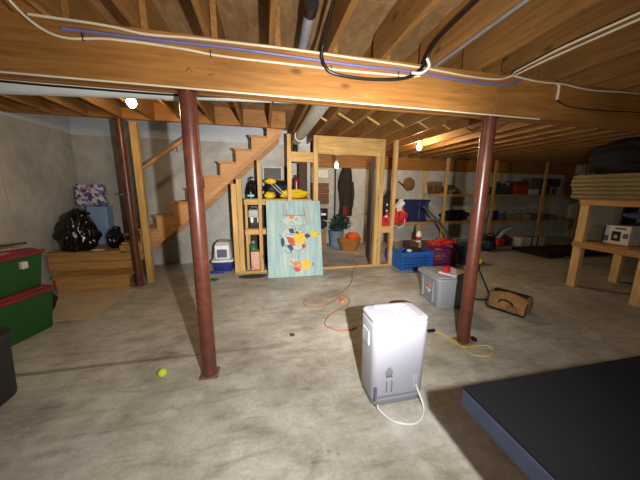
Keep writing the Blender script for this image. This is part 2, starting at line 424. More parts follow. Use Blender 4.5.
for x in JX[1:]: cloned(jf, (x, (YF + 2.22) / 2, CEIL), ceil)
js = jl = None
for x in [x + .042 for x in JX]:
    if x < .3:
        if js is None: js = MB().box((-.019, 0, 0), (.019, 2.46, JH), .002).build('joist', W_JOIST, ceil); js.location = Vector((x, 2.08 + 1.23, CEIL)) - ceil.location
        else: cloned(js, (x, 2.08 + 1.23, CEIL), ceil)
    else:
        if jl is None: jl = MB().box((-.019, 0, 0), (.019, 5.38, JH), .002).build('joist', W_JOIST, ceil); jl.location = Vector((x, 2.08 + 2.69, CEIL)) - ceil.location
        else: cloned(jl, (x, 2.08 + 2.69, CEIL), ceil)
for k in range(2): MB().box((XL, 4.545 + .04 * k, CEIL), (.38, 4.583 + .04 * k, CEIL + JH), .002).build('stairwell_header', W_BEAM, ceil)
# cross bridging between the joists above the doorway
jb = [x + .042 for x in JX if .3 < x < 4]
for a, b in zip(jb, jb[1:]):
    for k in range(1):
        z0, z1 = (CEIL + .2, CEIL + .02)
        MB().bar((a + .02, 4.02 + .05 * k, z0), (b - .02, 4.02 + .05 * k, z1), .04, .02).build('bridging', W_PLATE, ceil)
# stairwell above the opening
struct(MB().box((XL - .2, 4.62, 3.3), (1.0, YB1 + .2, 3.34)).build('ceiling_stairwell', WHITE_BOARD), 'white ceiling high over the stairs')
struct(MB().box((XL - .2, 4.6, CEIL + JH + .06), (1.0, 4.625, 3.3)).build('wall_stairwell', WHITE_BOARD), 'white upper wall of the stairwell')

# the main beam: plies of long planks
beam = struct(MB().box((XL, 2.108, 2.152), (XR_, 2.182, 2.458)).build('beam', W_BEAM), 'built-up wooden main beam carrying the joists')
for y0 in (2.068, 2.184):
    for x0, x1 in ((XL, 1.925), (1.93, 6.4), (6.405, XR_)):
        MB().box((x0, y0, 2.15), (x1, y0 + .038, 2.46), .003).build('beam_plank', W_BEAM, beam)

mk = MB()
mk.bar((-.458, 2.0665, 2.244), (-.438, 2.0665, 2.266), .002, .007, up=(0, 1, 0)).bar((-.438, 2.0665, 2.266), (-.418, 2.0665, 2.244), .002, .007, up=(0, 1, 0)).bar((-.33, 2.0665, 2.236), (-.285, 2.0665, 2.246), .002, .003, up=(0, 1, 0))
part_label(mk.build('crayon_mark', plain('crayon_black', (22, 20, 20), .8), beam), 'black caret mark')
# partition of studs with a doorway
part = struct(MB().box((-.54, 4.935, 0), (2.55, 5.025, .04), .003).build('wall_partition', W_PLATE), 'open stud partition with a doorway')
def stud(x0, x1, z0, z1, y0=4.935, y1=5.025): return MB().box((x0, y0, z0), (x1, y1, z1), .003).build('stud', W_STUD, part)
stud(-.535, -.45, .04, 1.60); stud(-.445, -.36, .04, 1.68); stud(-.09, -.03, .04, 2.0)
stud(.43, .5, .04, CEIL); stud(.9, .985, .04, CEIL); stud(2.125, 2.195, .04, 2.15); stud(2.2, 2.275, .04, CEIL); stud(2.475, 2.54, .04, CEIL)
MB().box((.985, 4.93, 2.15), (2.198, 5.03, CEIL - .003), .003).build('door_header', W_PLATE, part)
MB().box((2.277, 4.94, .69), (2.473, 5.02, .82), .003).build('blocking', W_PLATE, part)
MB().box((.502, 4.95, 2.0), (.898, 5.01, 2.17), .003).build('blocking', W_PLATE, part)
dr = struct(MB().bar((2.10, 5.05, 1.075), (2.32, 5.80, 1.075), .036, 2.09, bev=.004).build('door_1', plain('dark_door', (58, 44, 30), .6, .2)), 'dark door standing open inside the storage doorway')
MB().tube([(2.275, 5.72, 1.0), (2.235, 5.73, 1.0)], [.012, .028], 10).build('knob', plain('brass', (170, 140, 70), .3, metallic=1), dr, True)

# ------------------------------------------------------------------ steel columns
def column(x, y, top, r, label, clamps=()):
    t = thing('steel_column', (x, y, 0), label, 'column', 'red steel columns')
    MB().tube([(x, y, .012), (x, y, top - .012)], r, 32).build('shaft', STEEL, t, True)
    MB().box((x - .072, y - .072, 0), (x + .072, y + .072, .012), .002).build('base_plate', plain('plate_rust', (122, 96, 78), .6, .3, 20), t)
    MB().box((x - .062, y - .075, top - .012), (x + .062, y + .075, top - .0005), .002).build('cap_plate', STEEL, t)
    for z in clamps: MB().tube([(x - r - .005, y, z), (x - r - .05, y - .02, z - .005)], .012, 8).build('adjusting_pin', STEEL, t, True)
    return t
column(-.477, 2.145, 2.15, .056, 'red painted steel column nearest the tennis ball')
column(1.956, 2.145, 2.15, .058, 'red painted steel column with the yellow cord at its foot')
column(-1.945, 4.60, CEIL, .05, 'dark red steel column beside the wooden landing steps', (1.42, .82))

# ------------------------------------------------------------------ staircase, landing
st = thing('staircase', (-1.0, 5.35, 0), 'wooden staircase with notched side board rising to the right', 'staircase')
nos = [(-1.74 + .2575 * i, 1.08 + .2185 * i) for i in range(-2, 8)]
poly = []
for i, (x, z) in enumerate(nos):
    zt = z - .032
    poly += [(x + .03, zt - .2185 + (.0 if i else .085)), (x + .03, zt)]
xe, ze = nos[-1][0] + .29, nos[-1][1] - .032
poly += [(xe, ze), (xe, 2.44)]
poly += [(-.97 - .13, 1.21 - .11), (-2.05, .33), (-2.22, .53)]
for y0 in (4.885, 5.82):
    MB().prism(poly, 'Y', y0, y0 + .04).build('stringer', W_STAIR, st)
MB().bar((-2.0, 4.868, .375), (.30, 4.868, 2.415), .03, .065).build('trim_strip', W_STAIR, st)
for x, z in nos:
    MB().box((x, 4.872, z - .03), (x + .285, 5.862, z), .008).build('tread', W_STAIR, st)
    MB().box((x + .032, 4.927, z - .218), (x + .05, 5.818, z - .032)).build('riser', W_STAIR, st)
nw = tag(MB().box((-1.87, 4.7, 0), (-1.775, 4.79, CEIL - .002), .004).build('wooden_post', W_STUD), 'square wooden post between steel column and staircase', 'post')
hr = thing('handrail', (-1.8, 4.84, 1.75), 'slim wooden handrail sloping up above the stair treads', 'handrail')
MB().bar((-1.82, 4.84, 1.80), (-.98, 4.84, 2.41), .035, .05, bev=.008).build('rail', W_STAIR, hr)
MB().tube([(-1.30, 4.84, 2.15), (-1.30, 4.865, 2.08), (-1.30, 4.885, 2.08)], .008).build('bracket', plain('bracket_metal', (90, 80, 60), .4, metallic=.8), hr)

ld = thing('landing_platform', (-2.7, 5.3, 0), 'yellowish wooden landing platform with a step in front', 'platform')
MB().box((-3.25, 4.75, .5), (-2.23, 5.86, .53), .004).build('deck', W_STEP, ld)
for k in range(2): MB().box((-3.2, 4.765, .252 + .13 * k - (.25 if k == 5 else 0)), (-2.0, 4.80, .376 + .124 * k), .003).build('front_board', W_STEP, ld)
MB().box((-3.2, 4.80, 0), (-2.25, 5.84, .5)).build('framing', W_STEP, ld)
MB().box((-2.98, 4.44, .205), (-1.99, 4.765, .235), .004).build('step_tread', W_STEP, ld)
MB().box((-2.95, 4.46, 0), (-2.02, 4.5, .205), .003).build('step_riser', W_STEP, ld)
MB().box((-2.23, 4.76, .531), (-2.03, 4.86, .62), .004).build('block', W_STEP, ld)

# ------------------------------------------------------------------ table in the right foreground
DKTOP = plain('dark_tabletop', (11, 11, 15), .9, .15, 30, .05, spec=.15)
tb = thing('foreground_table', (1.75, .05, 0), 'large black-topped table with blue-grey edge in right foreground', 'table')
MB().box((.745, -.72, .738), (2.85, .79, .75), .002).build('tabletop', DKTOP, tb)
MB().box((.745, -.72, .665), (2.85, .79, .7375), .002).build('edge_band', plain('edge_bluegrey', (40, 47, 64), .6, .1), tb)
for x in (1.05, 2.5):
    for y in (-.5, .45):
        MB().box((x - .035, y - .035, 0), (x + .035, y + .035, .665), .004).build('leg', plain('leg_black', (34, 34, 36), .5), tb)

# ------------------------------------------------------------------ dehumidifier
WHITEP = plain('white_plastic', (160, 160, 172), .35, .02, 6, spec=.45)
GREYP = plain('grey_plastic', (122, 124, 132), .5, .05)
dh = thing('dehumidifier', (.885, 1.69, 0), 'white portable dehumidifier standing on the concrete floor', 'dehumidifier')
MB().rbox((.70, 1.555, .045), (1.075, 1.815, .6), .05, .02, ttop=.05).build('body', WHITEP, dh, True)
MB().rbox((.715, 1.57, .012), (1.06, 1.80, .05), .045, .008, ttop=.0).build('base', GREYP, dh, True)
top = MB().rbox((.70, 1.555, .598), (1.075, 1.815, .632), .05, .022).build('top_cover', WHITEP, dh, True)
MB().rbox((.775, 1.745, .626), (1.0, 1.79, .640), .02, .006).build('carry_handle', WHITEP, top, True)
g = MB()
for k in range(7): g.box((.76 + .036 * k, 1.60, .630), (.785 + .036 * k, 1.71, .6345), .001)
g.build('vent_slats', WHITEP, top)
MB().box((.752, 1.553, .575), (1.023, 1.558, .579)).build('seam', GREYP, dh)
MB().box((.717, 1.548, .07), (.733, 1.566, .165), .003).build('water_gauge', plain('gauge_grey', (92, 100, 116), .3), dh)
MB().box((.742, 1.548, .085), (1.03, 1.562, .092), .001).build('tank_seam', GREYP, dh)
for x in (.795, .83): MB().box((x, 1.551, .12), (x + .006, 1.564, .2), .001).build('grip_groove', GREYP, dh)
fx = MB().lathe((0, 0, 0), [(.026, 0), (.026, .004), (.012, .006)], 16).xform(Matrix.Translation((.81, 1.5585, .265)) @ Matrix.Rotation(R(90), 4, 'X')).build('hose_port', GREYP, dh, True)
MB().box((.80, 1.548, .285), (.82, 1.563, .30), .002).build('label_mark', GREYP, dh)
MB().box((.79, 1.550, .232), (.832, 1.563, .242), .002).build('label_mark', plain('mark_dark', (90, 92, 98), .5), dh)
MB().rbox((.975, 1.549, .12), (1.02, 1.57, .215), .008, .004).build('cord_wrap', WHITEP, dh, True)
MB().box((.695, 1.64, .42), (.705, 1.75, .52), .004).build('side_grip', plain('grip_shadow_grey', (176, 178, 186), .5), dh)
MB().tube(smoothpath([(.745, 1.56, .03), (.745, 1.53, .02), (.80, 1.44, .008), (.90, 1.395, .008), (.985, 1.43, .008), (1.035, 1.5, .02), (1.02, 1.55, .10), (1.0, 1.552, .15)]), .007, 8).build('power_cord', plain('cord_white', (214, 214, 210), .45), dh, True)
for x in (.745, 1.03):
    for y in (1.6, 1.77): MB().lathe((x, y, 0), [(.014, 0), (.014, .014)], 10).build('caster', plain('caster_black', (30, 30, 32), .5), dh)

dh.location = (.888, 1.645, 0); dh.scale = (1.10, 1.05, 1.055)
# ------------------------------------------------------------------ pipes and cables overhead
PVC = plain('white_pvc', (206, 210, 206), .4, .05, 4)
pp = thing('drain_pipe', (-1.2, 2.4, 2.05), 'white plastic drain pipe running behind the beam', 'pipe')
MB().tube([(-3.2, 2.40, 2.10), (-.62, 2.40, 2.215)], .056, 20).build('pipe', PVC, pp, True)
MB().tube([(-.64, 2.40, 2.214), (.46, 2.40, 2.262)], .05, 20).build('pipe', PVC, pp, True)
MB().tube([(-.70, 2.40, 2.212), (-.58, 2.40, 2.217)], .062, 20).build('coupling', PVC, pp, True)
for x in (-2.2, .1): MB().torus((x, 2.40, 2.10 + (x + 3.2) * .0445), .061, .006, 20, 6, 'X').build('strap', plain('strap_dark', (50, 46, 42), .5), pp)
gp = thing('waste_pipe', (.6, 3.8, 2.26), 'fat grey pipe slung under joists left of doorway header', 'pipe')
GP = plain('grey_pipe', (176, 172, 164), .5, .14, 8)
MB().tube([(.6, 2.5, 2.35), (.6, 4.9, 2.35)], .075, 24).build('pipe', GP, gp, True)
MB().tube([(.6, 2.42, 2.35), (.6, 2.6, 2.35)], .088, 24).build('hub', GP, gp, True)
MB().torus((.6, 4.5, 2.35), .078, .009, 24, 6, 'Y').build('strap', plain('strap_white', (220, 220, 214), .5), gp, True)
MB().tube([(.6, 4.9, 2.35), (.6, 5.08, 2.33), (.6, 5.16, 2.2), (.6, 5.16, 2.0)], .05, 16).build('elbow', plain('black_abs', (34, 32, 32), .4), gp, True)
va = thing('vent_pipe', (.32, 1.85, 2.5), 'short pipe wrapped in grey tape between joists over beam', 'pipe')
MB().tube([(.335, 2.5, 2.57), (.315, 1.86, 2.57)], .035, 16).build('pipe', plain('taped_grey', (160, 164, 172), .5, .2, 40), va, True)
MB().tube([(.315, 1.87, 2.57), (.312, 1.77, 2.57)], .041, 16).build('coupling', MATS['black_abs'], va, True)
def cable(name, pts, r, m, label, cat='cable', n=6, staples=()):
    o = MB().tube(smoothpath(pts, n), r, 8).build(name, m, None, True)
    tag(o, label, cat, 'cables along the beam'); return o
CW, CP, CB = plain('cable_cream', (226, 214, 186), .45, .06), plain('cable_violet', (112, 108, 150), .5, .08), plain('cable_black', (26, 24, 24), .45)
YB_ = 2.058
def bf(pts, y=YB_): return [(x, y, z) for x, z in pts]
cable('cable', [(-1.32, 1.55, 2.56), (-1.30, 1.9, 2.52), (-1.23, 2.03, 2.41)] + bf([(-1.1, 2.355), (-.86, 2.375), (-.51, 2.37), (-.24, 2.352), (.1, 2.35), (.37, 2.35), (.62, 2.35), (1.08, 2.36), (1.2, 2.37)]), .0075, CW, 'lower cream cable stapled across the beam face')
cable('cable', bf([(-1.25, 2.452), (-.88, 2.445), (-.67, 2.425), (-.4, 2.435), (.07, 2.442), (.42, 2.44), (.8, 2.435), (1.19, 2.43), (1.65, 2.41), (1.91, 2.415), (2.03, 2.45)]) + [(2.0, 1.98, 2.452), (1.985, 1.81, 2.452), (1.97, 1.6, 2.452), (1.99, 1.24, 2.452), (2.02, .8, 2.452), (2.03, -.2, 2.452)], .0075, CW, 'upper cream cable along beam top then under the joists')
cable('cable', [(2.06, 2.05, 2.452), (2.05, 1.97, 2.452), (2.04, 1.73, 2.452), (2.06, 1.27, 2.452), (2.08, .8, 2.452), (2.09, -.2, 2.452)], .0075, CW, 'cream cable running alone under a joist, upper right')
cable('cable', bf([(-1.1, 2.402), (-.71, 2.4), (-.24, 2.405), (.16, 2.4), (.67, 2.39), (1.08, 2.395), (1.65, 2.375), (2.02, 2.385), (2.14, 2.43)]), .012, CP, 'violet-grey cable between the two cream cables on beam')
cable('cable', bf([(2.05, 2.455), (2.33, 2.435), (2.59, 2.44), (2.92, 2.42), (3.52, 2.44), (4.6, 2.43), (6, 2.44)]), .007, CW, 'cream cable on the beam right of its splice')
cable('cable', bf([(2.53, 2.435), (2.55, 2.42), (2.553, 2.36), (2.55, 2.31)]), .011, CW, 'short white cable drop hanging on the beam, right side')
cable('cable', bf([(2.55, 2.31), (2.63, 2.28), (2.76, 2.262), (3.14, 2.262), (3.57, 2.28), (4.4, 2.3)]), .005, CB, 'thin black wire sagging on the beam at right')
cable('cable', [(.40, 1.0, 2.6), (.415, 1.6, 2.55), (.43, 1.96, 2.5)] + bf([(.425, 2.42), (.45, 2.35), (.53, 2.308), (.79, 2.30), (1.07, 2.335), (1.20, 2.42)], 2.028) + [(1.235, 2.03, 2.5), (1.235, 1.9, 2.56), (1.24, 1.4, 2.6)], .012, CB, 'thick black cable drooping in a loop over the beam')
cable('cable', bf([(1.10, 2.362), (1.18, 2.37), (1.235, 2.42), (1.215, 2.47)], 2.0), .011, plain('cable_white', (236, 236, 234), .4), 'white cable end curling up beside the black loop')
cable('cable', [(-3.2, 2.062, 2.145), (-1.2, 2.062, 2.143), (.2, 2.062, 2.143), (2.4, 2.062, 2.142)], .006, CW, 'thin cream cable along the beam bottom edge')
cable('cable', [(-3.2, 2.30, 2.185), (-1.6, 2.31, 2.165), (-1.2, 2.3, 2.16), (-.55, 2.3, 2.165), (.1, 2.3, 2.2)], .007, CB, 'black wire lying along the white drain pipe')
cd = tag(MB().tube([(1.315, 2.3, 2.447), (1.315, -.6, 2.447)], .0125, 10).build('conduit', plain('conduit_grey', (150, 152, 154), .4, metallic=.4), None, True), 'straight grey conduit under a joist, upper right', 'conduit', 'cables along the beam')
stp = MB()
for x, z in ((-1.0, 2.37), (-.3, 2.36), (.5, 2.352), (1.02, 2.36)): stp.box((x - .003, 2.05, z - .02), (x + .003, 2.069, z + .02))
stp.build('staple', plain('staple_steel', (120, 116, 110), .4, metallic=.8), beam)

# ------------------------------------------------------------------ bare bulbs
def bulb(x, y, z, mount_z, strength, label, r=.045):
    t = thing('bare_bulb', (x, y, z - r), label, 'light bulb', 'bare ceiling bulbs')
    MB().lathe((x, y, z), [(.004, -r), (r * .6, -r * .82), (r, 0), (r * .85, r * .6), (r * .5, r * 1.3), (.013, r * 1.7)], 16).build('bulb', emit('bulb_glow_' + str(strength), (1, .74, .44, 1), strength), t, True)
    MB().lathe((x, y, z + r * 1.65), [(.018, 0), (.02, .03), (.045, .035), (.05, mount_z - z - r * 1.65)], 16).build('lampholder', plain('lampholder_brown', (120, 92, 62), .5), t, True)
    return t
bulb(-1.30, 3.40, 2.37, CEIL + .16, 190, 'glowing bare bulb under the joists behind white pipe')
bulb(3.13, 5.2, 2.38, CEIL + .16, 460, 'glowing bare bulb beside the orange-lit joist')
bulb(1.60, 5.95, 2.04, CEIL, 85, 'glowing bare bulb inside the storage room doorway')
for x, y, zz in ((-1.30, 3.40, CEIL + .16), (3.13, 5.2, CEIL + .16), (1.6, 5.95, CEIL)):
    jn = MB().box((x - .14, y - .04, zz), (x + .14, y + .04, zz + .02)).build('bulb_mounting_board', W_BEAM, ceil if y < 4.6 else ceil2)

# ------------------------------------------------------------------ painted board leaning on the studs
pb = thing('painted_board', (.53, 4.7, 0), 'pale blue board painted with a colourful cartoon, leaning on studs', 'board')
bw, bh = .965, 1.36
def onboard(u, v, off=0):
    x = .045 + u * bw; t = v * bh; y0, y1 = 4.56, 4.915; ln = math.hypot(y1 - y0, 1.335)
    dy, dz = (y1 - y0) / ln, 1.335 / ln
    return Vector((x, y0 + dy * t - dz * off, .005 + dz * t + dy * off))
def flatpoly(pts, th=.0015, base=.0005):
    m = MB(); A = [m.bm.verts.new(onboard(u, v, base + th)) for u, v in pts]; B = [m.bm.verts.new(onboard(u, v, base)) for u, v in pts]
    m.bm.faces.new(A); m.bm.faces.new(B[::-1]); n = len(pts)
    for k in range(n): m.bm.faces.new((A[k], B[k], B[(k + 1) % n], A[(k + 1) % n]))
    return m
def pmat():
    m, nt, b = new_mat('pale_blue_paint'); L = nt.links.new
    tc = N(nt, 'ShaderNodeTexCoord'); mp = N(nt, 'ShaderNodeMapping'); mp.inputs['Scale'].default_value = (9, 1, 1.2)
    n = N(nt, 'ShaderNodeTexNoise', Scale=1.6, Detail=5.0, Roughness=.65); L(tc.outputs['Object'], mp.inputs[0]); L(mp.outputs[0], n.inputs['Vector'])
    L(ramp(nt, n.outputs['Fac'], [(.3, lin((124, 155, 158))), (.5, lin((148, 175, 172))), (.72, lin((178, 192, 176)))]), b.inputs['Base Color'])
    b.inputs['Roughness'].default_value = .6; return m
PBM = pmat()
flatpoly([(0, 0), (1, 0), (1, 1), (0, 1)], .013, -.013).build('panel', PBM, pb)
def blob(cu, cv, ru, rv, n=14, seed=0, wob=.18):
    return [(cu + ru * math.cos(a) * (1 + wob * noise.noise(Vector((math.cos(a) * 1.7, math.sin(a) * 1.7, seed)))), cv + rv * math.sin(a) * (1 + wob * noise.noise(Vector((math.cos(a) * 1.7, math.sin(a) * 1.7, seed + 3))))) for a in [2 * math.pi * k / n for k in range(n)]]
def stroke(pts, w):
    m = MB(); P = [Vector(onboard(u, v, .003)) for u, v in pts]; m.tube(P, w, 5); return m
PC = {k: plain('paint_' + k, c, .6, .06) for k, c in dict(cream=(176, 188, 176), rust=(176, 92, 66), yellow=(214, 176, 50), red=(190, 62, 50), navy=(52, 54, 92), black=(48, 46, 50), orange=(214, 120, 52)).items()}
def pv(name, pts, col, lvl=0): part_label(flatpoly(pts, .0012, .0006 + .0013 * lvl).build('painted_shape', PC[col], pb), col + ' painted patch'); 
for lv, (c, *a) in enumerate([('cream', .5, .74, .2, .07), ('cream', .45, .2, .1, .05)]): pv('s', blob(*a, seed=lv, wob=.6), c, 0)
pv('s', [(.3, .6), (.42, .67), (.52, .62), (.6, .6), (.7, .56), (.69, .44), (.6, .36), (.47, .33), (.38, .4), (.27, .5)], 'cream', 0)
pv('s', [(.34, .53), (.5, .5), (.51, .445), (.38, .455)], 'red', 1); pv('s', blob(.585, .505, .115, .085, seed=5), 'yellow', 1)
pv('s', blob(.87, .55, .09, .045, seed=8, wob=.4), 'yellow', 1); pv('s', [(.34, .41), (.44, .425), (.47, .36), (.42, .325)], 'navy', 1)
pv('s', blob(.66, .395, .04, .03, seed=2), 'red', 1); pv('s', blob(.27, .46, .035, .065, seed=4, wob=.4), 'navy', 1)
pv('s', [(.39, .62), (.47, .64), (.5, .57), (.42, .565)], 'navy', 1); pv('s', blob(.69, .15, .09, .075, seed=6), 'yellow', 1)
pv('s', [(.44, .12), (.58, .13), (.58, .07), (.5, .06)], 'red', 1); pv('s', [(.47, .2), (.57, .2), (.6, .16), (.5, .155)], 'orange', 1)
pv('s', blob(.73, .53, .05, .03, seed=9, wob=.5), 'navy', 1)
pv('s', [(.36, .47), (.5, .44), (.5, .40), (.4, .42)], 'rust', 1); pv('s', [(.52, .12), (.60, .16), (.60, .08)], 'orange', 2); pv('s', [(.5, .58), (.56, .6), (.58, .55)], 'black', 2)
pv('s', blob(.45, .78, .05, .02, seed=12, wob=.5), 'orange', 1); pv('s', [(.36, .24), (.52, .16), (.50, .12)], 'orange', 1)
for pts, w, c in [([(.3, .805), (.7, .805)], .008, 'rust'), ([(.68, .88), (.71, .80), (.74, .68)], .009, 'rust'), ([(.4, .665), (.74, .675)], .006, 'rust'), ([(.31, .97), (.3, .82)], .004, 'rust'),
                  ([(.74, .88), (.78, .7)], .004, 'orange'), ([(.22, .56), (.26, .5), (.28, .42), (.34, .4)], .007, 'black'), ([(.4, .7), (.46, .72), (.5, .69)], .005, 'black'), ([(.52, .74), (.55, .78), (.57, .73)], .006, 'black'),
                  ([(.38, .64), (.44, .6), (.5, .62)], .005, 'black'), ([(.68, .46), (.64, .36), (.55, .33), (.46, .36)], .004, 'black'), ([(.55, .33), (.555, .22)], .003, 'black'), ([(.35, .2), (.42, .195), (.48, .16)], .003, 'black'),
                  ([(.8, .17), (.83, .13)], .009, 'black'), ([(.92, .55), (.97, .545)], .006, 'navy'), ([(.62, .58), (.66, .57)], .006, 'black'), ([(.24, .74), (.3, .70), (.27, .64), (.33, .6)], .004, 'orange'), ([(.3, .86), (.33, .94), (.36, .97)], .004, 'orange'), ([(.36, .88), (.36, .83), (.42, .82)], .004, 'red'), ([(.3, .35), (.36, .31), (.44, .32)], .005, 'navy'), ([(.42, .3), (.5, .22), (.52, .14)], .004, 'orange'), ([(.3, .52), (.36, .56), (.44, .545), (.52, .57)], .005, 'navy'), ([(.5, .66), (.52, .6)], .006, 'navy'), ([(.72, .6), (.77, .54), (.8, .58)], .005, 'orange')]:
    part_label(stroke(pts, w * .8).build('painted_line', PC[c], pb), c + ' painted line')

# ------------------------------------------------------------------ left side: totes, bags, bin, sheet
GREEN, MAROON = plain('green_plastic', (32, 86, 34), .5, .1, 5), plain('maroon_plastic', (130, 40, 52), .5, .1, 5)
def tote(x, y, z, w, l, h, rz, label, body, lid, name='storage_tote', group='green storage totes', clip=True, ridge=True):
    """w along local x, l along local y; base centre at x,y,z"""
    t = thing(name, (x, y, z), label, 'storage tote', group)
    M = Matrix.Translation((x, y, z)) @ Matrix.Rotation(rz, 4, 'Z')
    MB().rbox((-w / 2, -l / 2, 0), (w / 2, l / 2, h - .04), .04, .012, ttop=.10).xform(M).build('tub', body, t, True)
    ld_ = MB().rbox((-w / 2 - .022, -l / 2 - .022, h - .055), (w / 2 + .022, l / 2 + .022, h - .02), .05, .01).rbox((-w / 2 + .02, -l / 2 + .02, h - .03), (w / 2 - .02, l / 2 - .02, h), .05, .01).xform(M).build('lid', lid, t, True)
    if clip:
        for yy in (-l * .22, l * .22):
            MB().rbox((w / 2 - .012, yy - .03, h - .17), (w / 2 + .026, yy + .03, h - .1), .008, .005).xform(M).build('latch', plain('latch_white', (206, 204, 190), .4), t, True)
    if ridge:
        for k in (-1, 1):
            MB().box((w * .25 * k - .012, -l / 2 - .003, .08), (w * .25 * k + .012, -l / 2 + .03, h - .07), .004).xform(M).build('rib', body, t)
    return t
tote(-2.655, 3.05, 0, .62, .84, .475, R(-13), 'green plastic tote with maroon lid standing on floor', GREEN, MAROON, clip=False)
tote(-2.68, 3.08, .476, .60, .80, .40, R(-12), 'green plastic tote with maroon lid stacked on the other', GREEN, MAROON)
TAN = plain('strip_tan', (150, 126, 88), .7, .2)
for k, (a, b, w, h, lab) in enumerate([((-2.86, 2.76, .888), (-2.46, 3.40, .888), .05, .022, 'tan wooden strip lying lowest on tote lid'), ((-2.80, 2.74, .910), (-2.56, 3.38, .910), .04, .020, 'slim wooden strip crossing others on tote lid')]):
    tag(MB().bar(a, b, w, h, bev=.002).build('wood_strip', TAN if k else plain('strip_pale', (172, 156, 128), .7, .2)), lab, 'wood strip', 'scraps on the tote lid')
tag(MB().bar((-2.91, 2.84, .932), (-2.46, 3.30, .932), .035, .022).bar((-2.54, 3.22, .932), (-2.42, 3.38, .932), .02, .02).build('dark_stick', plain('stick_dark', (70, 52, 36), .7)), 'dark stick lying topmost on the tote pile', 'stick', 'scraps on the tote lid')
tag(MB().sheet(lambda u, v: Vector((-2.50 + .16 * u, 2.72 + .34 * v, .879 + .008 * math.sin(u * 5 + v * 3) + .008)), 6, 6, (0, 0, .002)).build('paper_sheet', plain('paper_white', (206, 200, 190), .8)), 'crumpled white paper on the maroon tote lid', 'paper')
bn = thing('waste_bin', (-2.15, 2.08, 0), 'dark charcoal bin at the left edge of the picture', 'bin')
CHAR = plain('charcoal_plastic', (40, 41, 44), .6, .1)
MB().rbox((-2.36, 1.80, 0), (-1.80, 2.30, .45), .12, .02, ttop=.06).build('tub', CHAR, bn, True)
MB().rbox((-2.38, 1.78, .44), (-1.785, 2.315, .49), .12, .012).build('rim', CHAR, bn, True)
tag(MB().lump((-2.64, 3.74, .13), (.12, .14, .13), 3, .35, 2.2, 3, 0.010, sharp=True).build('black_sack', plain('black_cloth', (28, 27, 28), .8), None, True), 'small black sack on floor behind the green totes', 'sack')
tag(MB().prism([(-2.92, 3.50), (-1.975, 3.45), (-1.965, 4.38), (-2.92, 4.42)], 'Z', .001, .009).build('hardboard_sheet', plain('hardboard_tan', (190, 172, 142), .7, .08, 4)), 'tan hardboard sheet lying flat before the landing step', 'board')
BLK = plain('black_polythene', (12, 12, 13), .22, .1, 6, spec=.6)
gb = thing('garbage_bag', (-2.82, 5.0, .53), 'large shiny black garbage bag on the landing', 'garbage bag', 'black bags on the landing')
MB().lump((-2.88, 4.97, .79), (.27, .2, .37), 2, .24, 2.0, 5, .531, pinch=.25, sharp=True).build('bag', BLK, gb, True)
MB().lump((-2.80, 5.0, 1.1), (.10, .08, .07), 5, .5, 3, 3, sharp=True).build('knot', BLK, gb, True)
gb = thing('garbage_bag', (-2.42, 4.98, .53), 'smaller black bag slumped right of the big one', 'garbage bag', 'black bags on the landing')
MB().lump((-2.40, 5.05, .68), (.10, .16, .17), 9, .25, 2.5, 4, .531, sharp=True).build('bag', BLK, gb, True)
MB().lump((-2.36, 5.03, .84), (.06, .05, .06), 4, .5, 3, 3, sharp=True).build('knot', BLK, gb, True)
tag(MB().lump((-2.55, 4.80, .552), (.09, .03, .02), 3, .4, 3, 3, .531).build('rag', plain('rag_white', (190, 186, 178), .8), None, True), 'small white rag on landing edge below black bags', 'rag')
gf = thing('gift_bag', (-2.78, 5.45, .53), 'light blue bag with purple and white patterned pack on landing', 'bag')
MB().rbox((-2.93, 5.36, .531), (-2.63, 5.6, 1.195), .03, .02, ttop=.1).build('bag', plain('light_blue', (130, 160, 196), .5), gf, True)
MB().rbox((-3.08, 5.38, 1.20), (-2.66, 5.58, 1.57), .05, .04).build('patterned_pack', patterned('purple_print', [(94, 88, 150), (205, 205, 215), (170, 165, 195), (216, 214, 222), (70, 70, 120), (205, 200, 210), (190, 130, 140)], 22, .35), gf, True)

# ------------------------------------------------------------------ under the stairs
BLUE = plain('blue_plastic', (44, 52, 128), .4, .08); HOOD = plain('hood_grey', (196, 196, 194), .45, .05)
lb = thing('litter_box', (-.77, 5.3, 0), 'covered cat litter box with blue base and pale hood', 'litter box')
MB().rbox((-.95, 5.1, 0), (-.59, 5.56, .2), .05, .015, ttop=.12).build('pan', BLUE, lb, True)
MB().rbox((-.965, 5.085, .185), (-.575, 5.575, .225), .055, .01).build('rim', plain('rim_white', (222, 224, 226), .4), lb, True)
hd = MB().rbox((-.94, 5.12, .22), (-.60, 5.55, .55), .06, .06)
for v in hd.bm.verts:
    k = (v.co.z - .22) / .33; v.co.x = -.77 + (v.co.x + .77) * (1 - .22 * k); v.co.y += .06 * k * (1 if v.co.y < 5.3 else 0)
hd.build('hood', HOOD, lb, True)
MB().rbox((-.90, 5.112, .25), (-.64, 5.18, .50), .03, .01).build('front_frame', plain('frame_white', (232, 232, 230), .4), lb, True)
MB().box((-.86, 5.105, .27), (-.68, 5.18, .43), .01).build('opening', plain('opening_blue_grey', (96, 100, 116), .6), lb)
MB().rbox((-.99, 5.02, .001), (-.75, 5.09, .05), .02, .008).build('scoop_tray', BLUE, lb, True)
tag(MB().lump((-.86, 4.62, .02), (.07, .05, .02), 3, .6, 3, 3, .001).build('green_leaf_toy', plain('leaf_green', (34, 96, 44), .5), None, True), 'small green crumpled scrap on floor near litter box', 'scrap')
mt = MB()
mt.prism(blob(-.22, 4.72, .25, .1, 20, 3, .2), 'Z', .001, .014)
tag(mt.build('floor_mat', plain('mat_dark', (62, 62, 62), .9)), 'small dark grey mat beside the painted board foot', 'mat')
sh = thing('closet_shelving', (.26, 5.4, 0), 'plain wooden shelves built under the stairs', 'shelving')
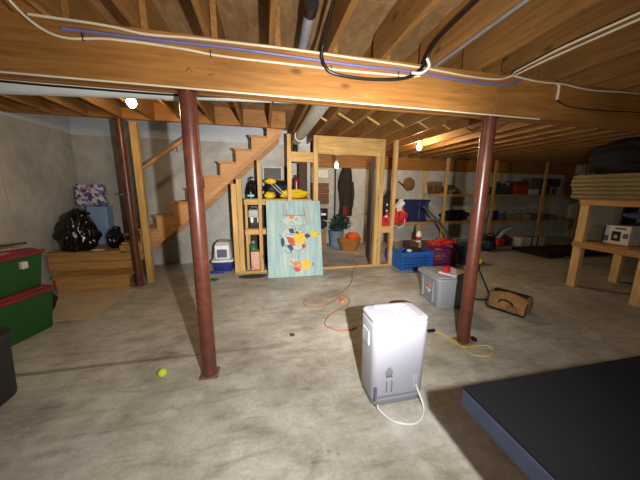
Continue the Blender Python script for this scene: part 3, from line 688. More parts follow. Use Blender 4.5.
for z0 in (.7, 1.24):
    MB().box((-.34, 5.03, z0), (.42, 5.068, z0 + .09), .003).build('front_rail', W_PLATE, sh)
    MB().box((-.34, 5.05, z0 + .091), (.88, 5.86, z0 + .108), .002).build('shelf_board', W_SHELF, sh)
    MB().box((.505, 5.03, z0), (.88, 5.068, z0 + .09), .003).build('front_rail', W_PLATE, sh)
for x in (-.33, .83):
    for y0 in (5.0 + .07, 5.8): MB().box((x - .0, y0, 0), (x + .045, y0 + .045, .7), .003).build('leg', W_STUD, sh); MB().box((x, y0, .809), (x + .045, y0 + .045, 1.24), .003).build('leg', W_STUD, sh)
S1, S2 = .8085, 1.3485
tx = thing('tool_case', (-.17, 5.2, S1), 'small tool case with black base and grey lid', 'case')
MB().rbox((-.275, 5.13, S1), (-.04, 5.35, S1 + .18), .02, .01, ttop=.06).build('base', CHAR, tx, True)
MB().rbox((-.28, 5.125, S1 + .181), (-.035, 5.355, S1 + .34), .03, .03).build('lid', plain('case_grey', (170, 172, 168), .5), tx, True)
MB().tube([(-.23, 5.2, S1 + .33), (-.22, 5.2, S1 + .385), (-.12, 5.2, S1 + .385), (-.11, 5.2, S1 + .33)], .012).build('handle', GREYP, tx, True)
for x in (-.24, -.12): MB().box((x, 5.12, S1 + .10), (x + .05, 5.135, S1 + .2), .004).build('latch', plain('latch_pale', (220, 220, 216), .4), tx)
ps = thing('pump_sprayer', (-.2, 5.25, S2), 'black and teal sprayer standing on the upper closet shelf', 'sprayer')
MB().lathe((-.22, 5.22, S2), [(.07, 0), (.075, .1), (.07, .16), (.03, .2), (.03, .25)], 16).build('tank', plain('black_gloss', (22, 24, 28), .3), ps, True)
MB().rbox((-.28, 5.14, S2 + .03), (-.16, 5.17, S2 + .07), .01, .006).build('band', plain('teal_pale', (130, 190, 200), .4), ps, True)
MB().tube([(-.22, 5.22, S2 + .25), (-.22, 5.22, S2 + .36), (-.16, 5.22, S2 + .38)], .014).build('handle', MATS['black_gloss'], ps, True)
YEL = plain('yellow_fabric', (226, 190, 30), .55, .08)
bp_ = thing('sports_bag', (.4, 5.2, S2), 'yellow and black sports bag lying on the upper closet shelf', 'bag')
MB().lump((.30, 5.28, S2 + .17), (.26, .17, .17), 3, .25, 2, 4, S2 + .001).build('body', plain('bag_black', (24, 26, 30), .55), bp_, True)
MB().lump((.56, 5.17, S2 + .09), (.28, .12, .09), 8, .25, 2, 4, S2 + .001).build('yellow_pocket', YEL, bp_, True)
MB().lump((.12, 5.14, S2 + .06), (.10, .07, .07), 6, .3, 2, 3, S2 + .001).build('yellow_end', YEL, bp_, True)
MB().lump((.14, 5.22, S2 + .31), (.11, .09, .06), 7, .3, 2, 3).build('yellow_flap', YEL, bp_, True)
for k in range(2): MB().tube(smoothpath([(.14 + .07 * k, 5.13, S2 + .27), (.21 + .07 * k, 5.095, S2 + .2), (.28 + .07 * k, 5.085, S2 + .13), (.34 + .07 * k, 5.06, S2 + .08)]), .006).build('strap', plain('strap_pale', (200, 204, 200), .5), bp_, True)
tag(MB().rbox((.27, 5.5, S2), (.43, 5.62, S2 + .36), .01, .006).build('orange_carton', plain('orange_card', (216, 142, 50), .6)), 'orange carton standing behind the sports bag', 'carton')
rc = thing('red_canister', (.63, 5.42, S2), 'tall dark red canister with white stripe on closet shelf', 'canister')
MB().lathe((.64, 5.42, S2), [(.055, 0), (.058, .02), (.058, .36), (.04, .40)], 18).build('body', plain('canister_red', (112, 24, 34), .35), rc, True)
MB().box((.632, 5.355, S2 + .12), (.645, 5.372, S2 + .32)).build('stripe', plain('stripe_white', (226, 220, 216), .5), rc)
MB().lathe((.64, 5.42, S2 + .4), [(.03, 0), (.03, .04), (.012, .05)], 14).build('cap', CHAR, rc, True)
fr = thing('framed_panel', (.2, 5.74, S2), 'pale framed panel leaning on wall behind sports bag', 'frame')
MB().box((.0, 5.73, S2), (.40, 5.76, S2 + .62), .004).build('frame', plain('frame_pale', (206, 200, 180), .6), fr)
MB().box((.03, 5.722, S2 + .03), (.37, 5.732, S2 + .59)).build('panel', plain('panel_grey', (60, 56, 52), .5), fr)
tag(MB().rbox((-.26, 5.10, .001), (-.04, 5.34, .36), .008, .006).build('pink_carton', patterned('pink_print', [(206, 130, 110), (226, 180, 160), (190, 110, 96)], 14, .6, 'noise')), 'pinkish carton on the floor under the closet shelf', 'carton')
gt = thing('green_bottle', (-.2, 5.46, 0), 'green plastic bottle behind the pinkish carton', 'bottle')
MB().lathe((-.22, 5.46, .001), [(.085, 0), (.09, .05), (.09, .36), (.05, .44), (.03, .46)], 18).build('body', plain('bottle_green', (40, 120, 60), .35), gt, True)
MB().lathe((-.22, 5.46, .461), [(.035, 0), (.035, .05)], 14).build('cap', WHITEP, gt, True)
tag(MB().rbox((.05, 5.2, .001), (.45, 5.6, .42), .02, .01).build('dark_box', CHAR), 'dark box on closet floor hidden behind painted board', 'box')

tag(MB().rbox((-.31, 5.5, S1), (.02, 5.78, S1 + .40), .02, .01).build('shade_block_mid', plain('shade_block_black', (24, 23, 24), .7)), 'added black block for closet shade behind the tool case', 'carton')  # added block, stands in for the closet's shade on this shelf
tag(MB().rbox((-.27, 5.6, .001), (.0, 5.78, .62), .02, .01).build('shade_block_low', plain('shade_block_umber', (58, 46, 36), .8)), 'added dark brown block for closet shade behind green bottle', 'carton')  # brown block put in so the low closet interior reads dark
tag(MB().lump((-.17, 5.5, S2 + .16), (.13, .16, .17), 3, .3, 2.2, 4, S2 + .001, sharp=True).build('dark_garment', plain('garment_black', (26, 24, 24), .85), None, True), 'dark garment heaped behind sprayer on upper closet shelf', 'garment')
tag(MB().rbox((.44, 5.6, S2), (.54, 5.8, S2 + .62), .02, .01).build('shade_block_tall', plain('shade_block_dark', (38, 32, 28), .7)), 'added tall dark block for closet shade right of framed panel', 'case')  # dark block added to cover the bright wall above the upper shelf
tag(MB().rbox((.70, 5.45, S2), (.87, 5.8, S2 + .7), .02, .01).build('shade_block_jamb', plain('shade_block_brown', (70, 48, 32), .7)), 'added tall brown block for closet shade beside the doorway jamb', 'box')  # one more added block, darkens the closet next to the jamb
# ------------------------------------------------------------------ storage room seen through the doorway
tag(MB().box((1.4, 7.42, 1.85), (1.76, 7.5, 2.07), .006).build('white_panel_box', plain('box_white', (214, 214, 208), .5)), 'white panel box fixed high in the storage room', 'panel box')
for k, (z0, x0, x1) in enumerate([(1.14, 1.22, 1.78), (1.285, 1.22, 1.77), (1.43, 1.22, 1.78), (1.575, 1.22, 1.77)]):
    tag(MB().box((x0, 7.36, z0), (x1, 7.498, z0 + .135), .004).build('wall_plank', wood('dark_plank', (112, 76, 44), 'X')), ['lowest', 'second lowest', 'second highest', 'highest'][k] + ' brown plank fixed on storage room wall', 'plank', 'planks on the storage room wall')
pl = tag(MB().tube([(1.97, 7.44, 0), (1.97, 7.44, 2.12)], .022, 10).build('black_pole', plain('pole_black', (26, 24, 24), .5), None, True), 'thin black pole standing against storage room wall', 'pole')
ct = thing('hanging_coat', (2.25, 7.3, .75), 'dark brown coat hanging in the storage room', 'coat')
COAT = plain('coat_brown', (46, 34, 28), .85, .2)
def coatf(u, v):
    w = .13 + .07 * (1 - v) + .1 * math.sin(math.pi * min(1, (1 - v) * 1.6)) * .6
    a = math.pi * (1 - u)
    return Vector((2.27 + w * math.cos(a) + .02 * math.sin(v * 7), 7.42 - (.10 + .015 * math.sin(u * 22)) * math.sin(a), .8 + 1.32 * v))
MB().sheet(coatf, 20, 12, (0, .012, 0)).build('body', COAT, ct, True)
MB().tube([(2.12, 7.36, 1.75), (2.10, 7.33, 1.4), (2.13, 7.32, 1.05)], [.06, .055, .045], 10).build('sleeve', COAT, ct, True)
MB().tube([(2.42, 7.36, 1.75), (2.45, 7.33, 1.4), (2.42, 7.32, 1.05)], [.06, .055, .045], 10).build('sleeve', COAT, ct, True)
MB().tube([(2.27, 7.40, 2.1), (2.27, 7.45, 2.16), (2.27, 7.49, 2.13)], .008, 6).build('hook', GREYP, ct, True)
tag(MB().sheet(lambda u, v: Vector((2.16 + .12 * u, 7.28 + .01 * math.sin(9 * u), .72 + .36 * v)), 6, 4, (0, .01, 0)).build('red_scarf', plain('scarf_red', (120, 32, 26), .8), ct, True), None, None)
bs = thing('stacked_carton', (1.65, 7.1, 0), 'brown carton on the storage room floor', 'carton')
MB().box((1.24, 6.95, 0), (1.62, 7.3, .5), .006).build('box', plain('cardboard', (150, 112, 74), .8), bs)
MB().box((1.24, 7.09, .5), (1.62, 7.13, .503)).build('tape', plain('tape_tan', (180, 150, 100), .4), bs)
tag(MB().lump((1.50, 7.1, .61), (.17, .15, .11), 5, .2, 2, 3, .504).build('navy_bag', plain('navy_cloth', (34, 36, 56), .7), None, True), 'navy bag on the brown carton in storage room', 'bag')
pr = thing('black_device', (1.62, 7.1, .7), 'black device with white marks on the navy bag', 'device')
MB().rbox((1.42, 6.98, .735), (1.66, 7.2, 1.04), .02, .012).build('case', MATS['black_gloss'], pr, True)
MB().box((1.47, 6.974, .86), (1.61, 6.984, .92)).build('label_mark', MATS['stripe_white'], pr)
bk = thing('bucket', (1.95, 6.9, 0), 'pale blue bucket holding green tinsel in storage room', 'bucket')
MB().lathe((1.93, 7.08, 0), [(.16, 0), (.17, .02), (.21, .40), (.22, .41), (.22, .43)], 24).build('tub', plain('bucket_blue', (120, 146, 168), .5), bk, True)
tn = thing('tinsel_garland', (1.98, 6.9, .45), 'dark green tinsel garland heaped in the blue bucket', 'garland')
TN = plain('tinsel_green', (24, 60, 46), .5, .4, 30)
m = MB(); rnd = random.Random(4)
for k in range(420):
    a = rnd.uniform(0, 6.28); rr = rnd.uniform(0, .34); c = Vector((2.04 + rr * math.cos(a) * .95, 7.06 + rr * .5 * math.sin(a), .47 + rnd.uniform(0, .46) * (1 - rr * 1.6)))
    d = Vector((rnd.uniform(-1, 1), rnd.uniform(-1, 1), rnd.uniform(-.4, 1))).normalized() * rnd.uniform(.06, .12)
    m.bar(c, c + d, .016, .005)
o = m.build('fronds', TN, tn); o['kind'] = 'stuff'
MB().lump((1.95, 7.08, .52), (.2, .17, .085), 4, .4, 3, 3).build('core', TN, tn, True)
wbk = thing('wicker_basket', (2.14, 6.6, 0), 'round orange wicker basket on the storage room floor', 'basket')
WICK = ribbed('wicker_orange', (150, 94, 30), (214, 150, 64), 26, 'Z')
MB().lathe((2.14, 6.55, .001), [(.2, 0), (.235, .08), (.29, .2), (.31, .3), (.29, .3), (.27, .2), (.2, .05)], 28, 1, .8).build('basket', WICK, wbk, True)
MB().torus((2.14, 6.55, .30), .3, .016, 28, 6).xform(Matrix.Translation((0, 6.55 * .2, 0)) @ Matrix.Diagonal((1, .8, 1, 1))).build('rim', WICK, wbk, True)
tag(MB().lump((2.24, 6.55, .33), (.17, .13, .13), 7, .35, 2, 3, .06, sharp=True).build('orange_cloth', plain('orange_cloth', (222, 84, 30), .6), None, True), 'bright orange cloth bundled in the wicker basket', 'cloth')

# ------------------------------------------------------------------ jacket behind the right studs
RED, BLKC, WHC = plain('jacket_red', (184, 38, 40), .7, .15), plain('jacket_black', (26, 25, 28), .7), plain('jacket_white', (214, 204, 196), .75)
jk = thing('hanging_jacket', (2.62, 5.2, .76), 'red, black and white jacket hanging behind the right studs', 'jacket')
def jf_(x0, x1, z0, z1, ph):
    return lambda u, v: Vector((x0 + (x1 - x0) * u + .03 * math.sin(v * 5 + ph), 5.14 + .1 * math.sin(u * math.pi) * -.6 + .03 * math.sin(u * 19 + ph) + .02 * math.sin(v * 9 + ph), z0 + (z1 - z0) * v - .06 * math.sin(u * 6 + ph)))
MB().sheet(jf_(2.34, 2.90, .84, 1.14, 0), 18, 10, (0, .06, 0)).build('red_body', RED, jk, True)
MB().sheet(jf_(2.33, 2.62, 1.05, 1.46, 1), 12, 10, (0, .07, 0)).build('black_yoke', BLKC, jk, True)
MB().sheet(jf_(2.66, 2.84, 1.06, 1.30, 2), 10, 8, (0, .05, 0)).build('white_sleeve', WHC, jk, True)
MB().lump((2.80, 5.14, .98), (.13, .07, .15), 8, .5, 2.3, 3, sharp=True).build('red_sleeve', RED, jk, True)
MB().tube(smoothpath([(2.86, 5.10, 1.0), (2.84, 5.08, .84), (2.74, 5.08, .76), (2.64, 5.09, .80)]), .009).build('white_cuff', WHC, jk, True)
for k in range(3): MB().box((2.40 + .012 * k, 5.075, .98 + .12 * k), (2.46, 5.10, 1.02 + .12 * k), .006).build('white_patch', WHC, jk)
MB().tube([(2.5, 5.1, 1.45), (2.5, 5.06, 1.52), (2.5, 5.03, 1.5)], .007).build('loop', BLKC, jk, True)

# ------------------------------------------------------------------ far shelving along the wall
su = thing('shelving_unit', (6.6, 7.2, 0), 'long rough wooden shelving along the far right wall', 'shelving')
for x in (3.52, 5.16, 6.82, 8.72, 10.3):
    MB().box((x - .05, 6.96, 0), (x + .04, 7.0, CEIL - .003), .003).build('upright', W_STUD, su)
for x in (4.74, 7.4, 9.4):
    MB().box((x - .05, 7.40, 0), (x + .04, 7.44, 2.12), .003).build('upright', W_STUD, su)
for z0, x0 in ((1.37, 4.7), (.56, 2.9)):
    MB().box((x0, 7.002, z0), (10.5, 7.04, z0 + .085), .003).build('rail', W_SHELF, su)
    MB().box((x0, 7.042, z0 + .06), (10.5, 7.395, z0 + .085), .002).build('shelf_board', W_SHELF, su)
ST, SL = 1.4555, .6455
NAVY = plain('navy_plastic', (36, 46, 84), .5, .1)
nt_ = thing('navy_tote', (4.1, 7.22, SL), 'large navy plastic tote on the lower far shelf', 'storage tote')
MB().rbox((3.55, 7.045, SL), (4.72, 7.39, 1.22), .05, .012, ttop=.06).build('tub', NAVY, nt_, True)
MB().rbox((3.52, 7.03, 1.21), (4.75, 7.395, 1.28), .05, .012).build('lid', NAVY, nt_, True)
for x in (4.38, 4.62): MB().box((x, 7.034, .70), (x + .03, 7.06, 1.2), .004).build('rib', plain('rib_blue', (84, 92, 112), .5), nt_)
ht = thing('straw_hat', (4.24, 7.47, 1.6), 'round straw hat hung on the far concrete wall', 'hat')
STRAW = ribbed('straw', (120, 92, 52), (176, 142, 88), 30, 'Z')
MB().lathe((0, 0, 0), [(.20, 0), (.205, .01), (.12, .02), (.11, .09), (.07, .11)], 24).xform(Matrix.Translation((4.26, 7.495, 1.72)) @ Matrix.Rotation(R(90), 4, 'X')).build('hat', STRAW, ht, True)
MB().tube([(4.1, 7.48, 1.66), (3.9, 7.48, 1.80)], .02, 8).build('ribbon', plain('ribbon_black', (24, 22, 22), .6), ht, True)
def boxthing(name, lo, hi, m, label, cat, extra=None, group='things on the far shelves', bev=.01):
    t = thing(name, ((lo[0] + hi[0]) / 2, (lo[1] + hi[1]) / 2, lo[2]), label, cat, group)
    MB().rbox(lo, hi, .02, bev).build('body', m, t, True)
    if extra: extra(t)
    return t
CARD = MATS['cardboard']
def tape(lo, hi): return lambda t: MB().box(((lo[0] + hi[0]) / 2 - .03, lo[1] - .003, lo[2] + .02), ((lo[0] + hi[0]) / 2 + .03, hi[1], hi[2] + .002)).build('tape', MATS['tape_tan'], t)
def lidx(m, dz=.035): 
    def f(t):
        b = t.children[0]; p = origin(b); d = b.dimensions
        MB().rbox((p.x - d.x / 2 - .012, p.y - d.y / 2 - .01, p.z + d.z - dz), (p.x + d.x / 2 + .012, p.y + d.y / 2 + .01, p.z + d.z + .012), .02, .008).build('lid', m, t, True)
    return f
boxthing('brown_case', (4.80, 7.06, ST), (5.08, 7.36, ST + .33), plain('case_brown', (96, 70, 48), .6), 'brown case at the left end of the top far shelf', 'case', lidx(plain('case_lid', (120, 92, 62), .6), .1))
tag(MB().lump((5.45, 7.2, ST + .12), (.26, .13, .13), 3, .4, 2.5, 4, ST + .001, sharp=True).build('dark_cloth_heap', patterned('cloth_mix', [(44, 28, 28), (70, 40, 38), (150, 130, 120), (60, 40, 40)], 5, .8, 'noise'), None, True), 'heap of dark cloth left of the near red column on top shelf', 'cloth')
boxthing('pale_carton', (6.15, 7.06, ST), (6.55, 7.34, ST + .2), plain('pale_green_card', (160, 164, 128), .7), 'pale greenish carton on top far shelf just left of right column', 'carton', lidx(plain('pale_lid', (176, 178, 146), .7)))
boxthing('dark_crate', (7.0, 7.06, ST), (7.62, 7.36, ST + .22), plain('crate_slate', (46, 58, 70), .6), 'slate blue crate on the top far shelf', 'crate', lidx(plain('crate_slate_rim', (56, 68, 80), .6), .03))
tag(MB().lump((7.28, 7.2, ST + .32), (.28, .13, .09), 5, .45, 3, 4, ST + .234, sharp=True).build('jumble_heap', patterned('jumble', [(60, 50, 44), (190, 186, 180), (90, 84, 80), (40, 36, 36)], 9, .7), None, True), 'grey and white jumble heaped in the slate crate', 'clutter')
boxthing('red_bin', (7.68, 7.05, ST), (8.2, 7.36, ST + .24), plain('bin_red', (170, 40, 32), .5), 'bright red plastic bin on the top far shelf', 'bin', lidx(plain('bin_red_rim', (186, 52, 40), .5), .03))
boxthing('white_tub', (8.24, 7.05, ST), (8.62, 7.34, ST + .15), plain('tub_white', (190, 184, 180), .5), 'low white tub right of the red bin', 'tub', lidx(plain('tub_lid', (204, 198, 194), .5), .03))
boxthing('grey_clear_box', (8.25, 7.06, ST + .165), (8.68, 7.36, ST + .52), plain('clear_grey', (88, 84, 90), .35), 'grey box stacked on the low white tub', 'box', lidx(plain('clear_lid', (110, 106, 112), .4)))
boxthing('rust_carton', (8.85, 7.05, ST), (9.35, 7.36, ST + .26), patterned('rust_print', [(84, 56, 46), (130, 100, 84), (60, 44, 40)], 9, .6), 'rusty brown carton on top far shelf, right end', 'carton', tape((8.85, 7.05, ST), (9.35, 7.36, ST + .26)))
boxthing('dark_carton', (8.9, 7.08, ST + .265), (9.5, 7.36, ST + .5), patterned('dark_print', [(40, 34, 34), (90, 80, 78), (50, 40, 40)], 9, .6), 'dark carton stacked on the rusty carton', 'carton', lidx(plain('dark_carton_lid', (60, 52, 50), .6)))
boxthing('maroon_box', (7.7, 7.08, ST + .255), (8.18, 7.36, ST + .40), plain('box_maroon', (110, 40, 44), .6), 'maroon box lying on top of the red bin', 'box', lidx(plain('maroon_lid', (122, 48, 50), .6), .03))
tag(MB().lump((5.7, 7.2, SL + .16), (.5, .14, .17), 3, .3, 2.2, 4, SL + .001, sharp=True).build('dark_bundle', plain('bundle_black', (22, 22, 26), .7), None, True), 'dark bundle on the lower far shelf', 'bundle')
tag(MB().rbox((7.0, 7.07, SL), (7.22, 7.3, SL + .3), .05, .03).build('blue_jug', plain('jug_blue', (34, 44, 96), .4), None, True), 'dark blue jug on lower far shelf', 'jug')
x = 7.28; rnd = random.Random(11)
cols = [(86, 92, 104), (140, 120, 84), (120, 124, 128), (150, 146, 120), (90, 84, 80), (110, 116, 130), (116, 70, 52), (96, 100, 90)]
nm = ['slate grey', 'tan', 'light grey', 'cream', 'brownish grey', 'bluish grey', 'rust', 'olive grey']
pos = ['first', 'second', 'third', 'fourth', 'fifth', 'sixth', 'seventh', 'eighth']
for k in range(8):
    w = rnd.uniform(.24, .36); h = rnd.uniform(.12, .2)
    boxthing('small_box', (x, 7.07, SL), (x + w - .03, 7.34, SL + h), plain('smallbox%d' % k, cols[k], .65), '%s small box, %s along lower far shelf from blue jug' % (nm[k], pos[k]), 'box', lidx(plain('smalllid%d' % k, tuple(min(255, c + 16) for c in cols[k]), .6), .03))
    if k % 2 == 0: tag(MB().lump((x + w / 2, 7.2, SL + h + .09), (w * .5, .12, .07), k, .4, 2.5, 3, SL + h + .013, sharp=True).build('soft_bundle', patterned('bundle%d' % k, [cols[(k + 3) % 8], (150, 150, 156), cols[(k + 5) % 8]], 7, .8, 'noise'), None, True), 'soft bundle on the %s small box of lower far shelf' % nm[k], 'bundle', 'things on the far shelves')
    x += w
wp = thing('strapped_pack', (7.55, 6.2, 0), 'white pack with dark straps on floor under shelves', 'pack')
MB().rbox((7.05, 6.06, .001), (7.95, 6.36, .26), .05, .04).build('pack', plain('pack_white', (190, 182, 168), .7), wp, True)
for x in (7.42, 7.62): MB().box((x, 6.05, .0), (x + .04, 6.37, .267), .002).build('strap', plain('strap_brown', (40, 30, 26), .6), wp)
tag(MB().lump((6.66, 6.32, .15), (.33, .16, .16), 4, .25, 2.2, 4, .001).build('maroon_bundle', plain('bundle_maroon', (92, 34, 36), .8), None, True), 'maroon bundle on floor left of the white pack', 'bundle')
tag(MB().lump((6.12, 6.2, .2), (.18, .12, .19), 6, .3, 2.2, 4, .001, sharp=True).build('grey_bundle', plain('bundle_grey', (140, 136, 134), .8), None, True), 'pale grey bundle on floor beside maroon bundle', 'bundle')
fm = thing('folded_treadmill', (7.0, 5.2, 0), 'low black flat machine lying on floor at right', 'machine')
MB().box((6.38, 4.75, .03), (8.4, 5.72, .10), .01, rz=0).build('deck', plain('deck_black', (20, 19, 20), .5), fm)
MB().box((6.5, 4.86, .10), (8.3, 5.6, .108), .002).build('belt', plain('belt_brown', (48, 34, 30), .7), fm)
for x in (6.6, 8.1):
    for y in (4.85, 5.6): MB().lathe((x, y, 0), [(.03, 0), (.03, .03)], 10).build('foot', CHAR, fm)
MB().box((6.9, 4.70, .02), (7.02, 4.75, .06), .004).build('end_cap', plain('cap_grey', (130, 120, 110), .5), fm)

# ------------------------------------------------------------------ crates, tool, machine
def crate(x0, x1, y0, y1, h, m, label, name='plastic_crate'):
    t = thing(name, ((x0 + x1) / 2, (y0 + y1) / 2, 0), label, 'crate', 'plastic crates')
    MB().box((x0 + .02, y0 + .02, 0), (x1 - .02, y1 - .02, .015)).build('bottom', m, t)
    rim = MB()
    for a, b in (((x0, y0), (x1, y0)), ((x1, y0), (x1, y1)), ((x1, y1), (x0, y1)), ((x0, y1), (x0, y0))):
        rim.bar((a[0], a[1], h - .03), (b[0], b[1], h - .03), .03, .06)
    rim.build('rim', m, t)
    for sname, a, b in (('side', (x0 + .015, y0 + .012), (x1 - .015, y0 + .012)), ('side', (x0 + .015, y1 - .012), (x1 - .015, y1 - .012)), ('end', (x0 + .012, y0), (x0 + .012, y1)), ('end', (x1 - .012, y0), (x1 - .012, y1))):
        g = MB(); A, B = Vector((a[0], a[1], 0)), Vector((b[0], b[1], 0)); L_ = (B - A).length
        for z in (.03, .095, .15, .205, h - .09): g.bar(A + Vector((0, 0, z)), B + Vector((0, 0, z)), .012, .022)
        n = int(L_ / .055)
        for k in range(n + 1):
            p = A.lerp(B, k / n); g.bar(p + Vector((0, 0, .01)), p + Vector((0, 0, h - .05)), .013, .02 if 0 < k < n else .05, up=(B - A).normalized())
        g.build(sname + '_lattice', m, t)
    return t
crate(2.54, 3.2, 4.53, 4.92, .36, plain('crate_blue', (38, 92, 168), .4), 'bright blue plastic crate on the floor right of doorway')
crate(3.26, 3.80, 4.62, 5.0, .36, plain('crate_purple', (104, 34, 92), .45), 'purple plastic crate beside the blue one')
tag(MB().lump((2.88, 4.73, .22), (.27, .15, .2), 5, .3, 2.2, 4, .017, sharp=True).build('black_clothes', plain('clothes_black', (20, 20, 24), .7), None, True), 'black clothes filling the blue crate', 'clothes')
tag(MB().lump((2.62, 5.2, .2), (.1, .1, .2), 5, .3, 2.2, 3, .001).build('blue_sack', plain('sack_blue', (50, 66, 140), .6), None, True), 'small blue sack on floor behind the right stud', 'sack')
tag(MB().lump((2.72, 4.6, .385), (.05, .04, .03), 5, .3, 2.2, 3).build('white_rag', WHC, None, True), 'white rag on the near rim of the blue crate', 'rag')
tag(MB().lump((3.53, 4.81, .19), (.17, .11, .16), 8, .2, 2.2, 4, .017, sharp=True).build('coloured_toys', patterned('toys', [(120, 40, 90), (40, 50, 120), (190, 150, 50), (150, 40, 60), (60, 40, 90)], 9, .5), None, True), 'jumble of coloured toys in the purple crate', 'toys')
m = MB(); rnd = random.Random(3)
for k in range(5):
    m.tube(smoothpath([(3.32 + .1 * k + rnd.uniform(-.03, .03), 4.72 + .2 * math.sin(q * 1.3 + k), .47 + .04 * math.sin(q * 2.1 + k * 2) + .012 * k) for q in range(5)], 4), .02, 7)
m.tube(smoothpath([(3.34, 4.75, .52), (3.5, 4.7, .55), (3.62, 4.72, .50), (3.7, 4.78, .48), (3.74, 4.86, .46)], 5), .018, 7)
m.tube(smoothpath([(3.34, 4.8, .43), (3.5, 4.8, .45), (3.72, 4.8, .45)], 5), .04, 7)
tag(m.build('red_hose', plain('hose_red', (196, 44, 36), .5), None, True), 'tangled red hose lying on top of the purple crate', 'hose')
boxthing('teal_box', (3.98, 4.66, 0), (4.4, 5.0, .42), plain('box_teal', (26, 56, 86), .45), 'dark teal box standing right of the purple crate', 'box', lidx(plain('teal_lid', (30, 66, 100), .45)), 'boxes by the crates')
boxthing('dark_carton', (3.0, 5.04, 0), (3.45, 5.37, .44), plain('carton_brown_dark', (74, 56, 42), .8), 'dark brown carton standing behind the crates', 'carton', tape((3.0, 5.04, 0), (3.45, 5.37, .44)), 'boxes by the crates')
gl = thing('glue_bottle', (3.23, 5.12, .445), 'white bottle with red label and tan spout behind crates', 'bottle')
MB().lathe((3.23, 5.12, .445), [(.055, 0), (.058, .01), (.058, .18), (.03, .23)], 18).build('body', plain('bottle_white', (226, 222, 216), .4), gl, True)
MB().lathe((3.23, 5.12, .48), [(.0585, 0), (.0595, .005), (.0595, .075), (.0585, .08)], 18).build('label', RED, gl, True)
MB().lathe((3.23, 5.12, .675), [(.028, 0), (.024, .03), (.01, .15)], 12).build('spout', plain('spout_tan', (176, 122, 66), .5), gl, True)
sv = thing('long_handled_tool', (3.75, 4.9, 0), 'black long-handled tool leaning from shelf down to the crates', 'tool')
MB().tube([(3.36, 5.1, 1.14), (3.60, 4.95, .86), (3.80, 4.73, .46), (4.05, 4.52, .04)], .022, 10).build('pole', plain('tool_black', (22, 22, 24), .4), sv, True)
MB().tube([(3.36, 5.1, 1.14), (3.29, 5.15, 1.20)], .034, 10).build('grip', CHAR, sv, True)
MB().box((4.0, 4.47, 0), (4.10, 4.57, .04), .01).build('head', CHAR, sv)
BK = plain('stand_black', (24, 24, 26), .5)
mw = thing('folding_stand', (3.0, 3.15, 0), 'black folding stand with yellow knob behind right column', 'stand')
for (x, y) in ((2.84, 3.06), (3.12, 2.98), (3.1, 3.3), (2.9, 3.34)): MB().tube([(3.0, 3.17, .44), (x, y, .005)], .011, 8).build('leg', BK, mw, True)
MB().tube([(2.84, 3.06, .012), (3.12, 2.98, .012)], .01, 8).build('crossbar', BK, mw, True)
MB().tube([(3.0, 3.17, .42), (3.0, 3.17, .50)], .022, 10).build('hub', BK, mw, True)
MB().lathe((3.0, 3.17, .50), [(.03, 0), (.04, .02), (.04, .06), (.025, .075)], 14).build('knob', plain('knob_yellow', (214, 150, 40), .4), mw, True)
lm = thing('leaf_blower', (5.0, 5.5, 0), 'black and red garden blower on floor right of column', 'blower')
MB().lump((4.85, 5.5, .2), (.26, .2, .2), 4, .2, 2, 4, .001).build('body', BK, lm, True)
MB().rbox((4.98, 5.30, .16), (5.22, 5.5, .34), .05, .04).build('engine_cover', plain('blower_red', (180, 36, 34), .4), lm, True)
MB().tube([(5.1, 5.45, .3), (5.35, 5.5, .5), (5.62, 5.55, .56)], [.05, .055, .06], 12).build('nozzle', plain('hose_grey', (160, 156, 152), .5), lm, True)
MB().tube(smoothpath([(4.7, 5.45, .34), (4.78, 5.42, .46), (4.95, 5.42, .46), (5.02, 5.45, .34)]), .018, 8).build('handle', BK, lm, True)
MB().rbox((4.7, 5.28, .1), (4.86, 5.36, .3), .03, .02).build('fuel_tank', plain('blower_blue', (28, 56, 104), .4), lm, True)
lm.location = (5.8, 5.8, 0)

# ------------------------------------------------------------------ grey tote, magazine, canvas bag
gt_ = thing('grey_tote', (2.36, 3.1, 0), 'grey plastic tote with lid standing behind right column', 'storage tote')
GT = plain('grey_tote_plastic', (140, 144, 152), .5, .06, 5)
RZ = R(-6); Mg = Matrix.Translation((2.41, 3.10, 0)) @ Matrix.Rotation(RZ, 4, 'Z')
MB().rbox((-.24, -.27, 0), (.24, .27, .38), .05, .012, ttop=.12).xform(Mg).build('tub', GT, gt_, True)
MB().rbox((-.275, -.305, .37), (.275, .305, .415), .06, .01).rbox((-.235, -.265, .405), (.235, .265, .432), .05, .01).xform(Mg).build('lid', GT, gt_, True)
for x in (-.15, .12): MB().box((x, -.268, .05), (x + .025, -.22, .36), .004).xform(Mg).build('rib', GT, gt_)
for y in (-.14, .14): MB().box((-.244, y, .05), (-.20, y + .025, .36), .004).xform(Mg).build('rib', GT, gt_)
for lo, hi, c in [((-.238, -.04, .23), (-.225, .02, .28), 'paint_orange'), ((-.236, -.06, .185), (-.22, .05, .20), 'stripe_white'), ((-.234, -.03, .155), (-.216, .02, .165), 'stripe_white')]:
    MB().box(lo, hi).xform(Mg).build('printed_mark', MATS[c], gt_)
mg = thing('white_booklet', (2.45, 3.08, .4325), 'white booklet with a red box on the grey tote lid', 'booklet')
MB().box((-.17, -.12, 0), (.17, .12, .018), .002, rz=0).xform(Matrix.Translation((2.47, 3.02, .4325)) @ Matrix.Rotation(R(25), 4, 'Z')).build('pages', plain('booklet_white', (206, 200, 206), .6), mg)
tag(MB().box((-.05, -.035, 0), (.05, .035, .07), .004).xform(Matrix.Translation((2.36, 3.02, .4515)) @ Matrix.Rotation(R(25), 4, 'Z')).build('red_package', plain('package_red', (188, 44, 34), .5)), 'small red package standing on the white booklet', 'package')
cv = thing('canvas_tool_bag', (3.1, 2.68, 0), 'tan canvas tool bag with black trim on the floor', 'tool bag')
